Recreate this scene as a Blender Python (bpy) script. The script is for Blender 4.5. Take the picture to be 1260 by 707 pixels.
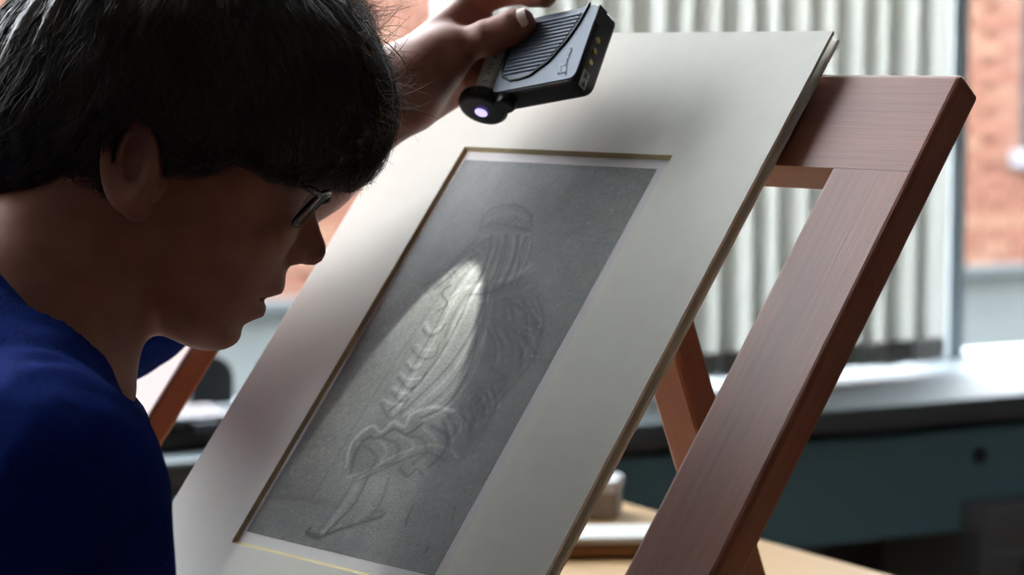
import bpy, bmesh, math, random
import numpy as np
from mathutils import Matrix, Vector

for o in list(bpy.data.objects):
    bpy.data.objects.remove(o, do_unlink=True)
SC = bpy.context.scene
COL = SC.collection
random.seed(5)
RNG = np.random.default_rng(11)

# ---------------------------------------------------------------- camera
FPX, CX, CY, EYE = 2845.0, 630.0, 353.5, 1.22
PITCH = math.atan(287 / 2845.0)
cam_data = bpy.data.cameras.new('camera')
cam_data.sensor_width = 36.0
cam_data.lens = FPX / 1260 * 36
cam_data.clip_start = 0.05
cam_data.dof.use_dof = True
cam_data.dof.focus_distance = 1.34
cam_data.dof.aperture_fstop = cam_data.lens / 1000 / 0.0105
cam = bpy.data.objects.new('camera', cam_data)
COL.objects.link(cam)
cam.location = (0, 0, EYE)
cam.rotation_euler = (math.pi / 2 - PITCH, 0, 0)
SC.camera = cam

# ---------------------------------------------------------------- sky and exposure
world = bpy.data.worlds.new('overcast_sky')
SC.world = world
world.use_nodes = True
bg = world.node_tree.nodes['Background']
bg.inputs['Color'].default_value = (0.90, 0.95, 1.0, 1)
bg.inputs['Strength'].default_value = 11.0
SC.view_settings.view_transform = 'Standard'
SC.view_settings.look = 'None'
SC.view_settings.gamma = 1
SC.view_settings.use_curve_mapping = False
SC.view_settings.exposure = 0.35

# ---------------------------------------------------------------- measuring helpers
CAM = np.array([0, 0, EYE])
FW = np.array([0, math.cos(PITCH), -math.sin(PITCH)])
UP = np.array([0, math.sin(PITCH), math.cos(PITCH)])
RT = np.array([1.0, 0, 0])
ZZ = np.array([0, 0, 1.0])
def ray(px, py): return FW + RT * (px - CX) / FPX + UP * (CY - py) / FPX
def at(px, py, d): return CAM + ray(px, py) * d
def hit(px, py, p0, n):
    r = ray(px, py)
    return CAM + r * (np.dot(np.asarray(p0) - CAM, n) / np.dot(r, n))
def unit(v):
    v = np.asarray(v, float)
    return v / np.linalg.norm(v)

# ---------------------------------------------------------------- materials
def srgb(r, g, b):
    f = lambda c: c / 12.92 if c <= .04045 else ((c + .055) / 1.055) ** 2.4
    return (f(r / 255), f(g / 255), f(b / 255), 1)
MATS = {}
def mat(name, col, rough=.6, col2=None, scale=(8, 8, 8), detail=4, bump=0, metal=0, sheen=0, spec=.5, coat=0, contrast=.25, emit=None, bscale=None):
    if name in MATS: return MATS[name]
    m = bpy.data.materials.new(name); m.use_nodes = True
    nt = m.node_tree; b = nt.nodes['Principled BSDF']
    b.inputs['Base Color'].default_value = col
    b.inputs['Roughness'].default_value = rough
    b.inputs['Metallic'].default_value = metal
    b.inputs['Specular IOR Level'].default_value = spec
    b.inputs['Coat Weight'].default_value = coat
    b.inputs['Coat Roughness'].default_value = .2
    if sheen:
        b.inputs['Sheen Weight'].default_value = sheen
        b.inputs['Sheen Roughness'].default_value = .5
    if emit:
        b.inputs['Emission Color'].default_value = emit[0]
        b.inputs['Emission Strength'].default_value = emit[1]
    tc = nt.nodes.new('ShaderNodeTexCoord'); mp = nt.nodes.new('ShaderNodeMapping')
    mp.inputs['Scale'].default_value = scale
    nz = nt.nodes.new('ShaderNodeTexNoise'); nz.inputs['Scale'].default_value = 1; nz.inputs['Detail'].default_value = detail
    nt.links.new(tc.outputs['Object'], mp.inputs['Vector']); nt.links.new(mp.outputs['Vector'], nz.inputs['Vector'])
    if col2 is not None:
        cr = nt.nodes.new('ShaderNodeValToRGB')
        cr.color_ramp.elements[0].position = .5 - contrast; cr.color_ramp.elements[0].color = col
        cr.color_ramp.elements[1].position = .5 + contrast; cr.color_ramp.elements[1].color = col2
        nt.links.new(nz.outputs['Fac'], cr.inputs['Fac']); nt.links.new(cr.outputs['Color'], b.inputs['Base Color'])
    if bump:
        src = nz
        if bscale:
            mp2 = nt.nodes.new('ShaderNodeMapping'); mp2.inputs['Scale'].default_value = bscale
            src = nt.nodes.new('ShaderNodeTexNoise'); src.inputs['Scale'].default_value = 1; src.inputs['Detail'].default_value = 5
            nt.links.new(tc.outputs['Object'], mp2.inputs['Vector']); nt.links.new(mp2.outputs['Vector'], src.inputs['Vector'])
        bp = nt.nodes.new('ShaderNodeBump'); bp.inputs['Strength'].default_value = bump; bp.inputs['Distance'].default_value = .002
        nt.links.new(src.outputs['Fac'], bp.inputs['Height']); nt.links.new(bp.outputs['Normal'], b.inputs['Normal'])
    MATS[name] = m
    return m

# ---------------------------------------------------------------- object helpers
def M4(o, x, y, z):
    m = Matrix.Identity(4)
    for i, a in enumerate((x, y, z, o)):
        for j in range(3): m[j][i] = float(a[j])
    return m
def T(p): return Matrix.Translation(Vector([float(c) for c in p]))
def tag(o, label=None, cat=None, group=None, kind=None):
    if label: o['label'] = label
    if cat: o['category'] = cat
    if group: o['group'] = group
    if kind: o['kind'] = kind
    return o
def thing(name, label, cat, loc, group=None):
    o = bpy.data.objects.new(name, None); o.empty_display_size = .05
    COL.objects.link(o); o.matrix_basis = T(loc)
    return tag(o, label, cat, group)
def world_of(o):
    m = o.matrix_parent_inverse @ o.matrix_basis
    return world_of(o.parent) @ m if o.parent else o.matrix_basis.copy()
def link(name, me, M=None, parent=None, m=None, smooth=False):
    o = bpy.data.objects.new(name, me); COL.objects.link(o)
    if m is not None and not me.materials: me.materials.append(m)
    if smooth:
        me.polygons.foreach_set('use_smooth', [True] * len(me.polygons))
    o.matrix_basis = M if M is not None else Matrix.Identity(4)
    if parent is not None:
        o.parent = parent; o.matrix_parent_inverse = world_of(parent).inverted()
    return o
def pyd(name, V, F, m=None, smooth=False):
    me = bpy.data.meshes.new(name)
    me.from_pydata([tuple(map(float, v)) for v in V], [], [tuple(map(int, f)) for f in F]); me.update()
    if m is not None: me.materials.append(m)
    if smooth: me.polygons.foreach_set('use_smooth', [True] * len(me.polygons))
    return me
def fastmesh(name, V, Q, m=None, smooth=True):
    V = np.asarray(V, np.float32); Q = np.asarray(Q, np.int32); k = Q.shape[1]
    me = bpy.data.meshes.new(name)
    me.vertices.add(len(V)); me.vertices.foreach_set('co', V.ravel())
    me.loops.add(Q.size); me.loops.foreach_set('vertex_index', Q.ravel())
    me.polygons.add(len(Q)); me.polygons.foreach_set('loop_start', np.arange(0, Q.size, k, dtype=np.int32))
    me.polygons.foreach_set('use_smooth', np.full(len(Q), smooth))
    me.update(calc_edges=True); me.validate()
    if m is not None: me.materials.append(m)
    return me
def box_mesh(name, sx, sy, sz, m, bev=.0, seg=2, org=(0, 0, 0)):
    """box of full size sx, sy, sz; org in -1..1 says which point of it is the origin"""
    bm = bmesh.new(); bmesh.ops.create_cube(bm, size=1)
    for v in bm.verts:
        v.co = Vector(((v.co.x - org[0] / 2) * sx, (v.co.y - org[1] / 2) * sy, (v.co.z - org[2] / 2) * sz))
    if bev > 0:
        bmesh.ops.bevel(bm, geom=bm.edges[:] + bm.verts[:], offset=bev, segments=seg, profile=.5, affect='EDGES')
    me = bpy.data.meshes.new(name); bm.to_mesh(me); bm.free(); me.materials.append(m)
    return me
def box(name, s, m, M=None, parent=None, bev=0, seg=2, org=(0, 0, 0)):
    return link(name, box_mesh(name, *s, m, bev, seg, org), M, parent)
def cyl_mesh(name, prof, m, n=32, smooth=True):
    """lathe about local z; prof = [(r, z), ...] from bottom to top"""
    V, F = [], []
    for r, z in prof:
        for i in range(n):
            a = 2 * math.pi * i / n; V.append((r * math.cos(a), r * math.sin(a), z))
    for j in range(len(prof) - 1):
        for i in range(n):
            F.append((j * n + i, j * n + (i + 1) % n, (j + 1) * n + (i + 1) % n, (j + 1) * n + i))
    F.append(tuple(range(n))[::-1]); F.append(tuple((len(prof) - 1) * n + i for i in range(n)))
    me = pyd(name, V, F, m)
    if smooth:
        for p in me.polygons: p.use_smooth = len(p.vertices) == 4
    return me
def tube_mesh(name, pts, r, m, n=8):
    """round tube through pts; r number or list"""
    pts = np.asarray(pts, float); rr = np.broadcast_to(np.asarray(r, float), (len(pts),))
    V, F = [], []
    tg = np.gradient(pts, axis=0)
    ref = np.array([0.3, .2, .93])
    for p, t, q in zip(pts, tg, rr):
        t = unit(t); a = unit(np.cross(t, ref)); b = np.cross(t, a)
        for i in range(n):
            c = 2 * math.pi * i / n; V.append(p + q * (a * math.cos(c) + b * math.sin(c)))
    for j in range(len(pts) - 1):
        for i in range(n):
            F.append((j * n + i, j * n + (i + 1) % n, (j + 1) * n + (i + 1) % n, (j + 1) * n + i))
    F.append(tuple(range(n))[::-1]); F.append(tuple((len(pts) - 1) * n + i for i in range(n)))
    return pyd(name, V, F, m, True)
def prism_mesh(name, poly, h, m, bev=0):
    """polygon in local xy, extruded from z=0 to z=h"""
    bm = bmesh.new()
    f = bm.faces.new([bm.verts.new((x, y, 0)) for x, y in poly])
    r = bmesh.ops.extrude_face_region(bm, geom=[f])
    for v in r['geom']:
        if isinstance(v, bmesh.types.BMVert): v.co.z += h
    bmesh.ops.recalc_face_normals(bm, faces=bm.faces[:])
    if bev: bmesh.ops.bevel(bm, geom=bm.edges[:], offset=bev, segments=2, profile=.5, affect='EDGES')
    me = bpy.data.meshes.new(name); bm.to_mesh(me); bm.free(); me.materials.append(m)
    return me

# ================================================================= THE ROOM
# wall frame: s along the window wall, t outwards through it, z up
WS = np.array([.8985, .439, 0]); WS /= np.linalg.norm(WS)
WT = np.array([-WS[1], WS[0], 0])
SILL_Z = .72
W0 = hit(1004, 505, (0, 0, SILL_Z), ZZ); W0[2] = 0
def wp(s, t, z): return W0 + WS * s + WT * t + ZZ * z
def WM(s, t, z): return M4(wp(s, t, z), WS, WT, ZZ)
def wall_s(px, t):                       # where a sight line meets a plane parallel to the wall
    p = hit(px, 300, wp(0, t, 0), WT); return float(np.dot(p - W0, WS))
m_wall = mat('wall_paint', srgb(104, 100, 95), .9, srgb(110, 106, 100), (2, 2, 2), bump=.1)
m_dark = mat('dark_plaster', srgb(52, 50, 50), .9, srgb(60, 57, 55), (3, 3, 3))
m_ceil = mat('ceiling_paint', srgb(226, 225, 220), .9, srgb(232, 230, 226), (2, 2, 2))
m_floor = mat('floor_linoleum', srgb(60, 52, 46), .5, srgb(72, 62, 54), (4, 4, 4), 8)
m_frame = mat('window_frame_paint', srgb(178, 188, 194), .45, srgb(186, 195, 200), (6, 6, 6))
m_sill = mat('sill_stone', srgb(106, 114, 119), .5, srgb(114, 122, 127), (20, 20, 20), 6, spec=.2)
m_panel = mat('panel_blue_grey', srgb(122, 170, 188), .5, srgb(130, 178, 196), (4, 4, 4))
H = 4.0
S0, S1, T0_, T1 = -4.3, 2.9, -6.5, .50
OP0, OP1, OPZ = -3.95, 1.75, 3.70        # the window opening

def wbox(name, s0, s1, t0, t1, z0, z1, m, parent=None, bev=0, kind='structure'):
    o = box(name, (s1 - s0, t1 - t0, z1 - z0), m, WM(s0, t0, z0), parent, bev, 2, (-1, -1, -1))
    if kind and parent is None: o['kind'] = kind
    return o
wbox('floor', S0, S1, T0_, T1, -.1, 0, m_floor)
wbox('wall_right', S1, S1 + .2, T0_, T1, 0, H, m_wall)
wbox('wall_front', S0, S1, T0_ - .2, T0_, 0, H, m_wall)
# window wall: one mesh of four blocks round the opening, a heating recess below the sill
bm = bmesh.new()
def addb(bm, s0, s1, t0, t1, z0, z1):
    r = bmesh.ops.create_cube(bm, size=1)
    for v in r['verts']:
        v.co = Vector(((s0 + s1) / 2 + v.co.x * (s1 - s0), (t0 + t1) / 2 + v.co.y * (t1 - t0), (z0 + z1) / 2 + v.co.z * (z1 - z0)))
addb(bm, S0 - .2, OP0, .03, .5, 0, H); addb(bm, OP1, S1 + .2, .03, .5, 0, H)
addb(bm, OP0, OP1, .03, .5, OPZ, H); addb(bm, OP0, OP1, .30, .5, 0, SILL_Z - .04)
addb(bm, -18, 18, .35, .5, H + .15, 9.5); addb(bm, -18, S0 - .2, .35, .5, -4, H + .15); addb(bm, S1 + .2, 18, .35, .5, -4, H + .15); addb(bm, S0 - .2, S1 + .2, .35, .5, -4, 0)  # unseen outer slabs, added to block sky light from the brick building opposite
me = bpy.data.meshes.new('wall_back'); bm.to_mesh(me); bm.free(); me.materials.append(m_wall)
wb = link('wall_back', me, WM(0, 0, 0)); wb['kind'] = 'structure'
wbox('trim_1', OP0, OP1, 0, .47, SILL_Z - .036, SILL_Z, m_sill, bev=.006)             # the window sill
wbox('wall_left', S0 - .2, S0, T0_, T1, 0, H, m_wall)
wbox('ceiling', S0, S1, T0_, T1, H, H + .15, m_ceil)
pn = wbox('trim_2', OP0, OP1, .035, .06, .515, SILL_Z - .052, m_panel, bev=.003)         # blue-grey apron panel
p = hit(1208, 562, wp(0, .03, 0), WT)
kn = link('screw_cap', cyl_mesh('screw_cap', [(.008, 0), (.011, .002), (.011, .006), (.007, .009)], mat('black_plastic', srgb(20, 20, 22), .35, srgb(26, 26, 28)), 20),
          M4(p + WT * .007, WS, ZZ, -WT), pn)

# windows: bays between mullions, each with its frame, a top light and panes
m_glass = bpy.data.materials.new('window_glass'); m_glass.use_nodes = True
nt = m_glass.node_tree; nt.nodes.clear()
o_ = nt.nodes.new('ShaderNodeOutputMaterial'); mx = nt.nodes.new('ShaderNodeMixShader'); tr = nt.nodes.new('ShaderNodeBsdfTransparent')
gl = nt.nodes.new('ShaderNodeBsdfGlossy'); mx.inputs[0].default_value = .04; gl.inputs['Roughness'].default_value = .02
tr.inputs['Color'].default_value = (.97, .98, .98, 1)
nt.links.new(tr.outputs[0], mx.inputs[1]); nt.links.new(gl.outputs[0], mx.inputs[2]); nt.links.new(mx.outputs[0], o_.inputs[0])
sA, sB = wall_s(553, .42), wall_s(1160, .42)
bay = sB - sA
edges = [OP0]
k = sA
while k - bay > OP0 + .25: k -= bay
while k < OP1 - .25: edges.append(k); k += bay
edges.append(OP1)
TZ = 2.75
for i in range(len(edges) - 1):
    a, b = edges[i], edges[i + 1]
    fm = bmesh.new()
    g = .015
    addb(fm, a, a + g, .38, .45, SILL_Z, OPZ); addb(fm, b - g, b, .38, .45, SILL_Z, OPZ)
    addb(fm, a + g, b - g, .38, .45, SILL_Z, SILL_Z + .004); addb(fm, a + g, b - g, .38, .45, OPZ - .05, OPZ); addb(fm, a + g, b - g, .38, .45, TZ, TZ + .07)
    me = bpy.data.meshes.new('window'); fm.to_mesh(me); fm.free(); me.materials.append(m_frame)
    wo = link('window_%d' % (i + 1), me, WM(0, 0, 0)); wo['kind'] = 'structure'
    for z0, z1 in ((SILL_Z + .004, TZ), (TZ + .07, OPZ - .05)):
        wbox('pane', a + g, b - g, .412, .418, z0, z1, m_glass, wo)

# ---------------------------------------------------------------- outside: ground and brick building
m_brick = mat('brick', srgb(152, 100, 84), .9, srgb(170, 122, 102), (3, 3, 3), 6, bump=.2)
m_brick2 = mat('brick_pale', srgb(170, 124, 104), .9, srgb(181, 140, 118), (3, 3, 3), 6, bump=.2)
m_ground = mat('street_asphalt', srgb(110, 110, 110), .9, srgb(122, 122, 120), (.5, .5, .5))
gnd = wbox('ground', -30, 30, .6, 30, -4.2, -4, m_ground)
TB = 8.0
bld = thing('brick_building', 'red brick building standing across the street outside the window', 'building', wp(0, TB, -4))
m_bt = bpy.data.materials.new('far_brickwork'); m_bt.use_nodes = True
nt = m_bt.node_tree; b = nt.nodes['Principled BSDF']; b.inputs['Roughness'].default_value = .9
tc = nt.nodes.new('ShaderNodeTexCoord'); mp = nt.nodes.new('ShaderNodeMapping'); bt = nt.nodes.new('ShaderNodeTexBrick')
mp.inputs['Rotation'].default_value = (math.pi / 2, 0, 0)
bt.inputs['Scale'].default_value = 1; bt.inputs['Brick Width'].default_value = .225; bt.inputs['Row Height'].default_value = .075; bt.inputs['Mortar Size'].default_value = .006
bt.inputs['Color1'].default_value = srgb(152, 100, 84); bt.inputs['Color2'].default_value = srgb(170, 126, 106); bt.inputs['Mortar'].default_value = srgb(150, 120, 108)
nt.links.new(tc.outputs['Object'], mp.inputs['Vector']); nt.links.new(mp.outputs['Vector'], bt.inputs['Vector']); nt.links.new(bt.outputs['Color'], b.inputs['Base Color'])
# facade wall with a recessed window near the frame's right edge
fs = wall_s(1252, TB)
zr = lambda py, t: float(hit(1255, py, wp(0, t, 0), WT)[2])
fz = zr(186, TB)
fw = bmesh.new()
addb(fw, -16, fs, TB, TB + .4, -4, 2.7); addb(fw, fs + 1.3, 16, TB, TB + .4, -4, 2.7)
addb(fw, fs, fs + 1.3, TB, TB + .4, -4, fz); addb(fw, fs, fs + 1.3, TB, TB + .4, fz + 1.2, 2.7)
me = bpy.data.meshes.new('wall'); fw.to_mesh(me); fw.free(); me.materials.append(m_bt)
link('wall', me, WM(0, 0, 0), bld)
wfr = wbox('window_frame', fs, fs + .09, TB + .12, TB + .2, fz, fz + 1.2, mat('far_window_frame', srgb(128, 104, 96), .6, srgb(134, 110, 100)), bld)
wbox('pane', fs + .09, fs + 1.3, TB + .15, TB + .16, fz, fz + 1.2, mat('far_glass', srgb(90, 92, 96), .1, srgb(96, 98, 102)), wfr)
wbox('window_ledge', fs - .07, fs + 1.4, TB - .07, TB + .15, fz - .09, fz, mat('ledge_stone', srgb(170, 176, 188), .8, srgb(180, 186, 196)), bld, .01)
zpl = zr(333, TB)
wbox('plinth', -16, 16, TB - .06, TB + .02, -4, zpl, mat('pale_render', srgb(122, 129, 130), .9, srgb(127, 134, 135), (2, 2, 2)), bld)
wbox('plinth_ledge', -16, 16, TB - .12, TB, zpl, zpl + .05, mat('ledge_grey', srgb(104, 112, 116), .8, srgb(110, 117, 121)), bld, .01)
bme = [box_mesh('brick', .215, .03, .065, x, .004, 1) for x in (m_brick, m_brick2)]
nb = 0
zlo, zhi = zpl + .05, zr(-25, TB)
for (pa, pb) in ((385, 575), (1150, 1256)):
    a, b2 = wall_s(pa, TB), wall_s(pb, TB)
    r0 = int(math.floor(zlo / .075))
    for r in range(r0, int(zhi / .075) + 1):
        c0 = int(math.floor(a / .225))
        for c in range(c0, int(math.ceil(b2 / .225))):
            s = (c + .5 + (.5 if r % 2 else 0)) * .225
            if s - .11 > b2 or s + .11 < a or nb >= 300: continue
            if s + .1 > fs - .07 and r * .075 + .075 > fz - .09: continue
            link('brick', bme[random.random() < .3], WM(s, TB - .004 - random.random() * .006, (r + .5) * .075), bld); nb += 1

# ---------------------------------------------------------------- vertical blind, drawn together in the middle bay
m_slat = bpy.data.materials.new('blind_fabric'); m_slat.use_nodes = True
nt = m_slat.node_tree; nt.nodes.clear()
o_ = nt.nodes.new('ShaderNodeOutputMaterial'); ad = nt.nodes.new('ShaderNodeMixShader'); df = nt.nodes.new('ShaderNodeBsdfDiffuse'); tl = nt.nodes.new('ShaderNodeBsdfTranslucent')
wv = nt.nodes.new('ShaderNodeTexNoise'); wv.inputs['Scale'].default_value = 60; cr = nt.nodes.new('ShaderNodeValToRGB')
cr.color_ramp.elements[0].color = srgb(224, 224, 220); cr.color_ramp.elements[1].color = srgb(234, 234, 230)
nt.links.new(wv.outputs['Fac'], cr.inputs['Fac'])
nt.links.new(cr.outputs['Color'], df.inputs['Color']); nt.links.new(cr.outputs['Color'], tl.inputs['Color'])
ad.inputs[0].default_value = .68
nt.links.new(df.outputs[0], ad.inputs[1]); nt.links.new(tl.outputs[0], ad.inputs[2]); nt.links.new(ad.outputs[0], o_.inputs[0])
BT, BZ0, BZ1 = .25, SILL_Z + .018, 2.9
b0, b1 = wall_s(560, BT), wall_s(1163, BT)
blind = thing('vertical_blind', 'pale grey vertical blind of hanging fabric slats before the window', 'blind', wp((b0 + b1) / 2, BT, BZ0))
wbox('headrail', b0 - .05, b1 + .05, BT - .03, BT + .03, BZ1, BZ1 + .05, m_frame, blind, .004)
SW = .089
prof = []
for i in range(9):
    x = -SW / 2 + SW * i / 8
    prof.append((x, .006 * (1 - (2 * x / SW) ** 2)))
V = []; F = []
for z in (0, BZ1 - BZ0):
    for x, y in prof: V.append((x, y, z))
    for x, y in prof[::-1]: V.append((x, y + .0012, z))
n2 = 18
for i in range(n2): F.append((i, (i + 1) % n2, n2 + (i + 1) % n2, n2 + i))
F += [tuple(range(n2))[::-1], tuple(range(n2, 2 * n2))]
slat_me = pyd('slat', V, F, m_slat, True)
wt_me = box_mesh('bottom_weight', SW * .94, .005, .035, mat('slat_weight', srgb(150, 146, 140), .5, srgb(158, 154, 148)), .002, 1)
ns = 17
rr = random.Random(3)
pos = []
for i in range(ns):
    s = b0 + (b1 - b0) * (i + .5) / ns
    ang = rr.uniform(7, 22) if i < ns - 1 else 20
    R = Matrix.Rotation(math.radians(ang), 4, 'Z')
    so = link('slat', slat_me, WM(s, BT, BZ0) @ R, blind)
    link('bottom_weight', wt_me, WM(s, BT, BZ0 + .018) @ R @ T((0, .004, 0)), so)
    pos.append(wp(s, BT - .03 + .01 * (i % 2), BZ0 + .006 + (.0 if i % 2 else -.003)))
link('bead_chain', tube_mesh('bead_chain', pos, .0015, m_frame, 6), None, blind)

# ---------------------------------------------------------------- grey cabinet below the window, right
m_cab = mat('cabinet_grey', srgb(132, 136, 142), .5, srgb(140, 144, 150), (5, 5, 5))
cz = .56
cp = hit(1212, 624, (0, 0, cz), ZZ)
cM = M4((cp[0], cp[1], 0), WS, WT, ZZ)
cab = thing('storage_cabinet', 'low grey storage cabinet with a dark round knob under the window', 'cabinet', (cp[0], cp[1], 0))
def cb(name, s, p, m=m_cab, par=cab, bev=.004): return box(name, s, m, cM @ T(p), par, bev, 2, (-1, -1, -1))
cb('body', (.40, .26, cz - .04), (.008, .010, 0))
cb('lid', (.416, .28, .04), (0, 0, cz - .04))
dr = cb('drawer_front', (.38, .012, .2), (.018, -.002, cz - .27))
kp = np.array(cM @ Vector((.075, 0, cz - .09)))
link('knob', cyl_mesh('knob', [(.006, 0), (.006, .012), (.015, .016), (.017, .024), (.010, .030)], mat('dark_brass', srgb(70, 56, 40), .35, srgb(80, 64, 46), metal=.8), 24), M4(kp - WT * .002, WS, ZZ, -WT), dr)

# ---------------------------------------------------------------- things on the sill, left
m_blk = mat('black_case', srgb(12, 12, 14), .55, srgb(18, 18, 20), (30, 30, 30), bump=.15)
m_gls = mat('dark_gloss_top', srgb(62, 72, 84), .18, srgb(78, 90, 104), (25, 25, 25), 3)
bp_ = hit(225, 556, (0, 0, SILL_Z), ZZ)
case = thing('flat_case', 'flat black case with a shiny blue-grey top on the windowsill', 'case', bp_)
cM2 = M4(bp_, WS, WT, ZZ)
box('body', (.15, .12, .032), m_blk, cM2 @ T((.005, .06, .016)), case, .008, 3)
box('lid', (.142, .112, .012), m_gls, cM2 @ T((.005, .06, .037)), case, .004, 2)
box('clasp', (.03, .006, .014), m_gls, cM2 @ T((.03, -.001, .03)), case, .002, 2)
bp_ = hit(262, 500, (0, 0, SILL_Z), ZZ)
pou = thing('round_case', 'black case with a domed top on the windowsill behind the flat one', 'case', bp_)
dome = [(-.034, 0)] + [(-.034 * math.cos(a), .04 + .034 * math.sin(a)) for a in np.linspace(0, math.pi, 15)] + [(.034, 0)]
link('body', prism_mesh('body', dome, .06, m_blk, .006), M4(bp_ + WT * .06, WS, ZZ, -WT), pou, smooth=False)
link('zip', tube_mesh('zip', [np.array(bp_) + WS * x * 1.01 + ZZ * y * 1.012 + WT * .03 for x, y in dome[1:-1]], .0018, mat('zip_grey', srgb(60, 60, 64), .5, srgb(66, 66, 70)), 6), None, pou)

# ================================================================= TABLE
TZ_ = .75
m_table = mat('pale_wood', srgb(158, 124, 82), .5, srgb(172, 138, 96), (2.2, 26, 26), 6, bump=.05)
m_leg = mat('table_leg_wood', srgb(176, 138, 92), .5, srgb(190, 150, 104), (30, 30, 3), 5)
tA = hit(755, 613, (0, 0, TZ_), ZZ); tB = hit(1100, 707, (0, 0, TZ_), ZZ)
E1 = unit(tB - tA); E2 = np.array([E1[1], -E1[0], 0])
if np.dot(E2, RT) > 0: E2 = -E2
TL, TW, TS = 1.42, 1.03, -.03
def tp(a, b, z): 
    p = tA + E1 * a + E2 * b; p[2] = z; return p
table = thing('work_table', 'pale wooden work table standing under the easel', 'table', tp(TS + TL / 2, TW / 2, 0))
box('tabletop', (TL, TW, .03), m_table, M4(tp(TS + TL / 2, TW / 2, TZ_ - .015), E1, E2, ZZ), table, .004)
for a in (TS + .06, TS + TL - .06):
    for b in (.06, TW - .06):
        box('leg', (.055, .055, TZ_ - .03), m_leg, M4(tp(a, b, (TZ_ - .03) / 2), E1, E2, ZZ), table, .004)
for b in (.06, TW - .06):
    box('apron', (TL - .18, .022, .07), m_leg, M4(tp(TS + TL / 2, b, TZ_ - .066), E1, E2, ZZ), table, .002)
# things on the table behind the easel
m_white = mat('white_card', srgb(190, 190, 188), .35, srgb(198, 198, 196), (20, 20, 20))
m_brown = mat('brown_wood_box', srgb(120, 78, 40), .5, srgb(140, 94, 52), (3, 30, 30), 5)
q = hit(735, 688, (0, 0, TZ_), ZZ)
qM = M4(q, RT, unit(FW * [1, 1, 0]), ZZ) @ Matrix.Rotation(math.radians(4), 4, 'Z')
wbx = thing('wooden_box', 'flat brown wooden box with a white lid lying on the pale table', 'box', q)
box('body', (.26, .066, .013), m_brown, qM @ T((-.05, .034, .0066)), wbx, .004, 3)
box('lid', (.258, .064, .007), m_white, qM @ T((-.05, .034, .0167)), wbx, .003, 3)
q = hit(728, 640, (0, 0, TZ_), ZZ)
gM = M4(q, RT, unit(FW * [1, 1, 0]), ZZ) @ Matrix.Rotation(math.radians(-12), 4, 'Z')
gb = thing('cardboard_box', 'small grey-brown cardboard box at the table edge, its lit top painted paler', 'box', q)
box('body', (.07, .05, .027), mat('grey_card', srgb(124, 112, 102), .7, srgb(134, 122, 112)), gM @ T((-.012, .03, .0136)), gb, .003)
box('lid', (.073, .053, .013), mat('lit_grey_card', srgb(176, 176, 182), .5, srgb(186, 186, 192)), gM @ T((-.012, .03, .0336)), gb, .003)  # bluish light on the box top, painted as a paler lid colour

# ================================================================= EASEL
BL = unit([-.695, .719, 0]); BR_ = -BL                       # board: left, right
BK = np.array([BL[1], -BL[0], 0])
BU = unit(.637 * BK + .7705 * ZZ)                            # up along the board
BN = np.cross(BR_, BU); BN = unit(BN)
if BN[1] > 0: BN = -BN                                        # towards the reader
B0 = at(1025, 38, 1.42)                                       # top right corner of the window mat
def bp(u, v, n=0): return B0 + BR_ * u + BU * v + BN * n
def buv(px, py, n=0):
    p = hit(px, py, bp(0, 0, n), BN) - B0
    return np.array([np.dot(p, BR_), np.dot(p, BU)])
def BM(u, v, n=0): return M4(bp(u, v, n), BR_, BU, BN)
m_wood = bpy.data.materials.new('varnished_cherry'); m_wood.use_nodes = True
nt = m_wood.node_tree; b = nt.nodes['Principled BSDF']
tc = nt.nodes.new('ShaderNodeTexCoord'); mp = nt.nodes.new('ShaderNodeMapping'); mp.inputs['Scale'].default_value = (9, 260, 260)
nz = nt.nodes.new('ShaderNodeTexNoise'); nz.inputs['Scale'].default_value = 1; nz.inputs['Detail'].default_value = 6; nz.inputs['Roughness'].default_value = .65
mp2 = nt.nodes.new('ShaderNodeMapping'); mp2.inputs['Scale'].default_value = (3, 30, 30)
nz2 = nt.nodes.new('ShaderNodeTexNoise'); nz2.inputs['Scale'].default_value = 1; nz2.inputs['Detail'].default_value = 3
cr = nt.nodes.new('ShaderNodeValToRGB')
cr.color_ramp.elements[0].position = .3; cr.color_ramp.elements[0].color = srgb(110, 47, 25)
cr.color_ramp.elements[1].position = .72; cr.color_ramp.elements[1].color = srgb(156, 78, 43)
mixn = nt.nodes.new('ShaderNodeMix'); mixn.data_type = 'FLOAT'; mixn.inputs[0].default_value = .45
bmp = nt.nodes.new('ShaderNodeBump'); bmp.inputs['Strength'].default_value = .6; bmp.inputs['Distance'].default_value = .0003
mp3 = nt.nodes.new('ShaderNodeMapping'); mp3.inputs['Scale'].default_value = (14, 620, 620); nz3 = nt.nodes.new('ShaderNodeTexNoise'); nz3.inputs['Scale'].default_value = 1; nz3.inputs['Detail'].default_value = 4
nt.links.new(tc.outputs['Object'], mp.inputs['Vector']); nt.links.new(mp.outputs['Vector'], nz.inputs['Vector'])
nt.links.new(tc.outputs['Object'], mp2.inputs['Vector']); nt.links.new(mp2.outputs['Vector'], nz2.inputs['Vector'])
nt.links.new(nz.outputs['Fac'], mixn.inputs[2]); nt.links.new(nz2.outputs['Fac'], mixn.inputs[3])
nt.links.new(mixn.outputs[0], cr.inputs['Fac']); nt.links.new(cr.outputs['Color'], b.inputs['Base Color'])
nt.links.new(tc.outputs['Object'], mp3.inputs['Vector']); nt.links.new(mp3.outputs['Vector'], nz3.inputs['Vector'])
nt.links.new(nz3.outputs['Fac'], bmp.inputs['Height']); nt.links.new(bmp.outputs['Normal'], b.inputs['Normal'])
b.inputs['Roughness'].default_value = .46; b.inputs['Specular IOR Level'].default_value = .75
b.inputs['Coat Weight'].default_value = .3; b.inputs['Coat Roughness'].default_value = .4

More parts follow.
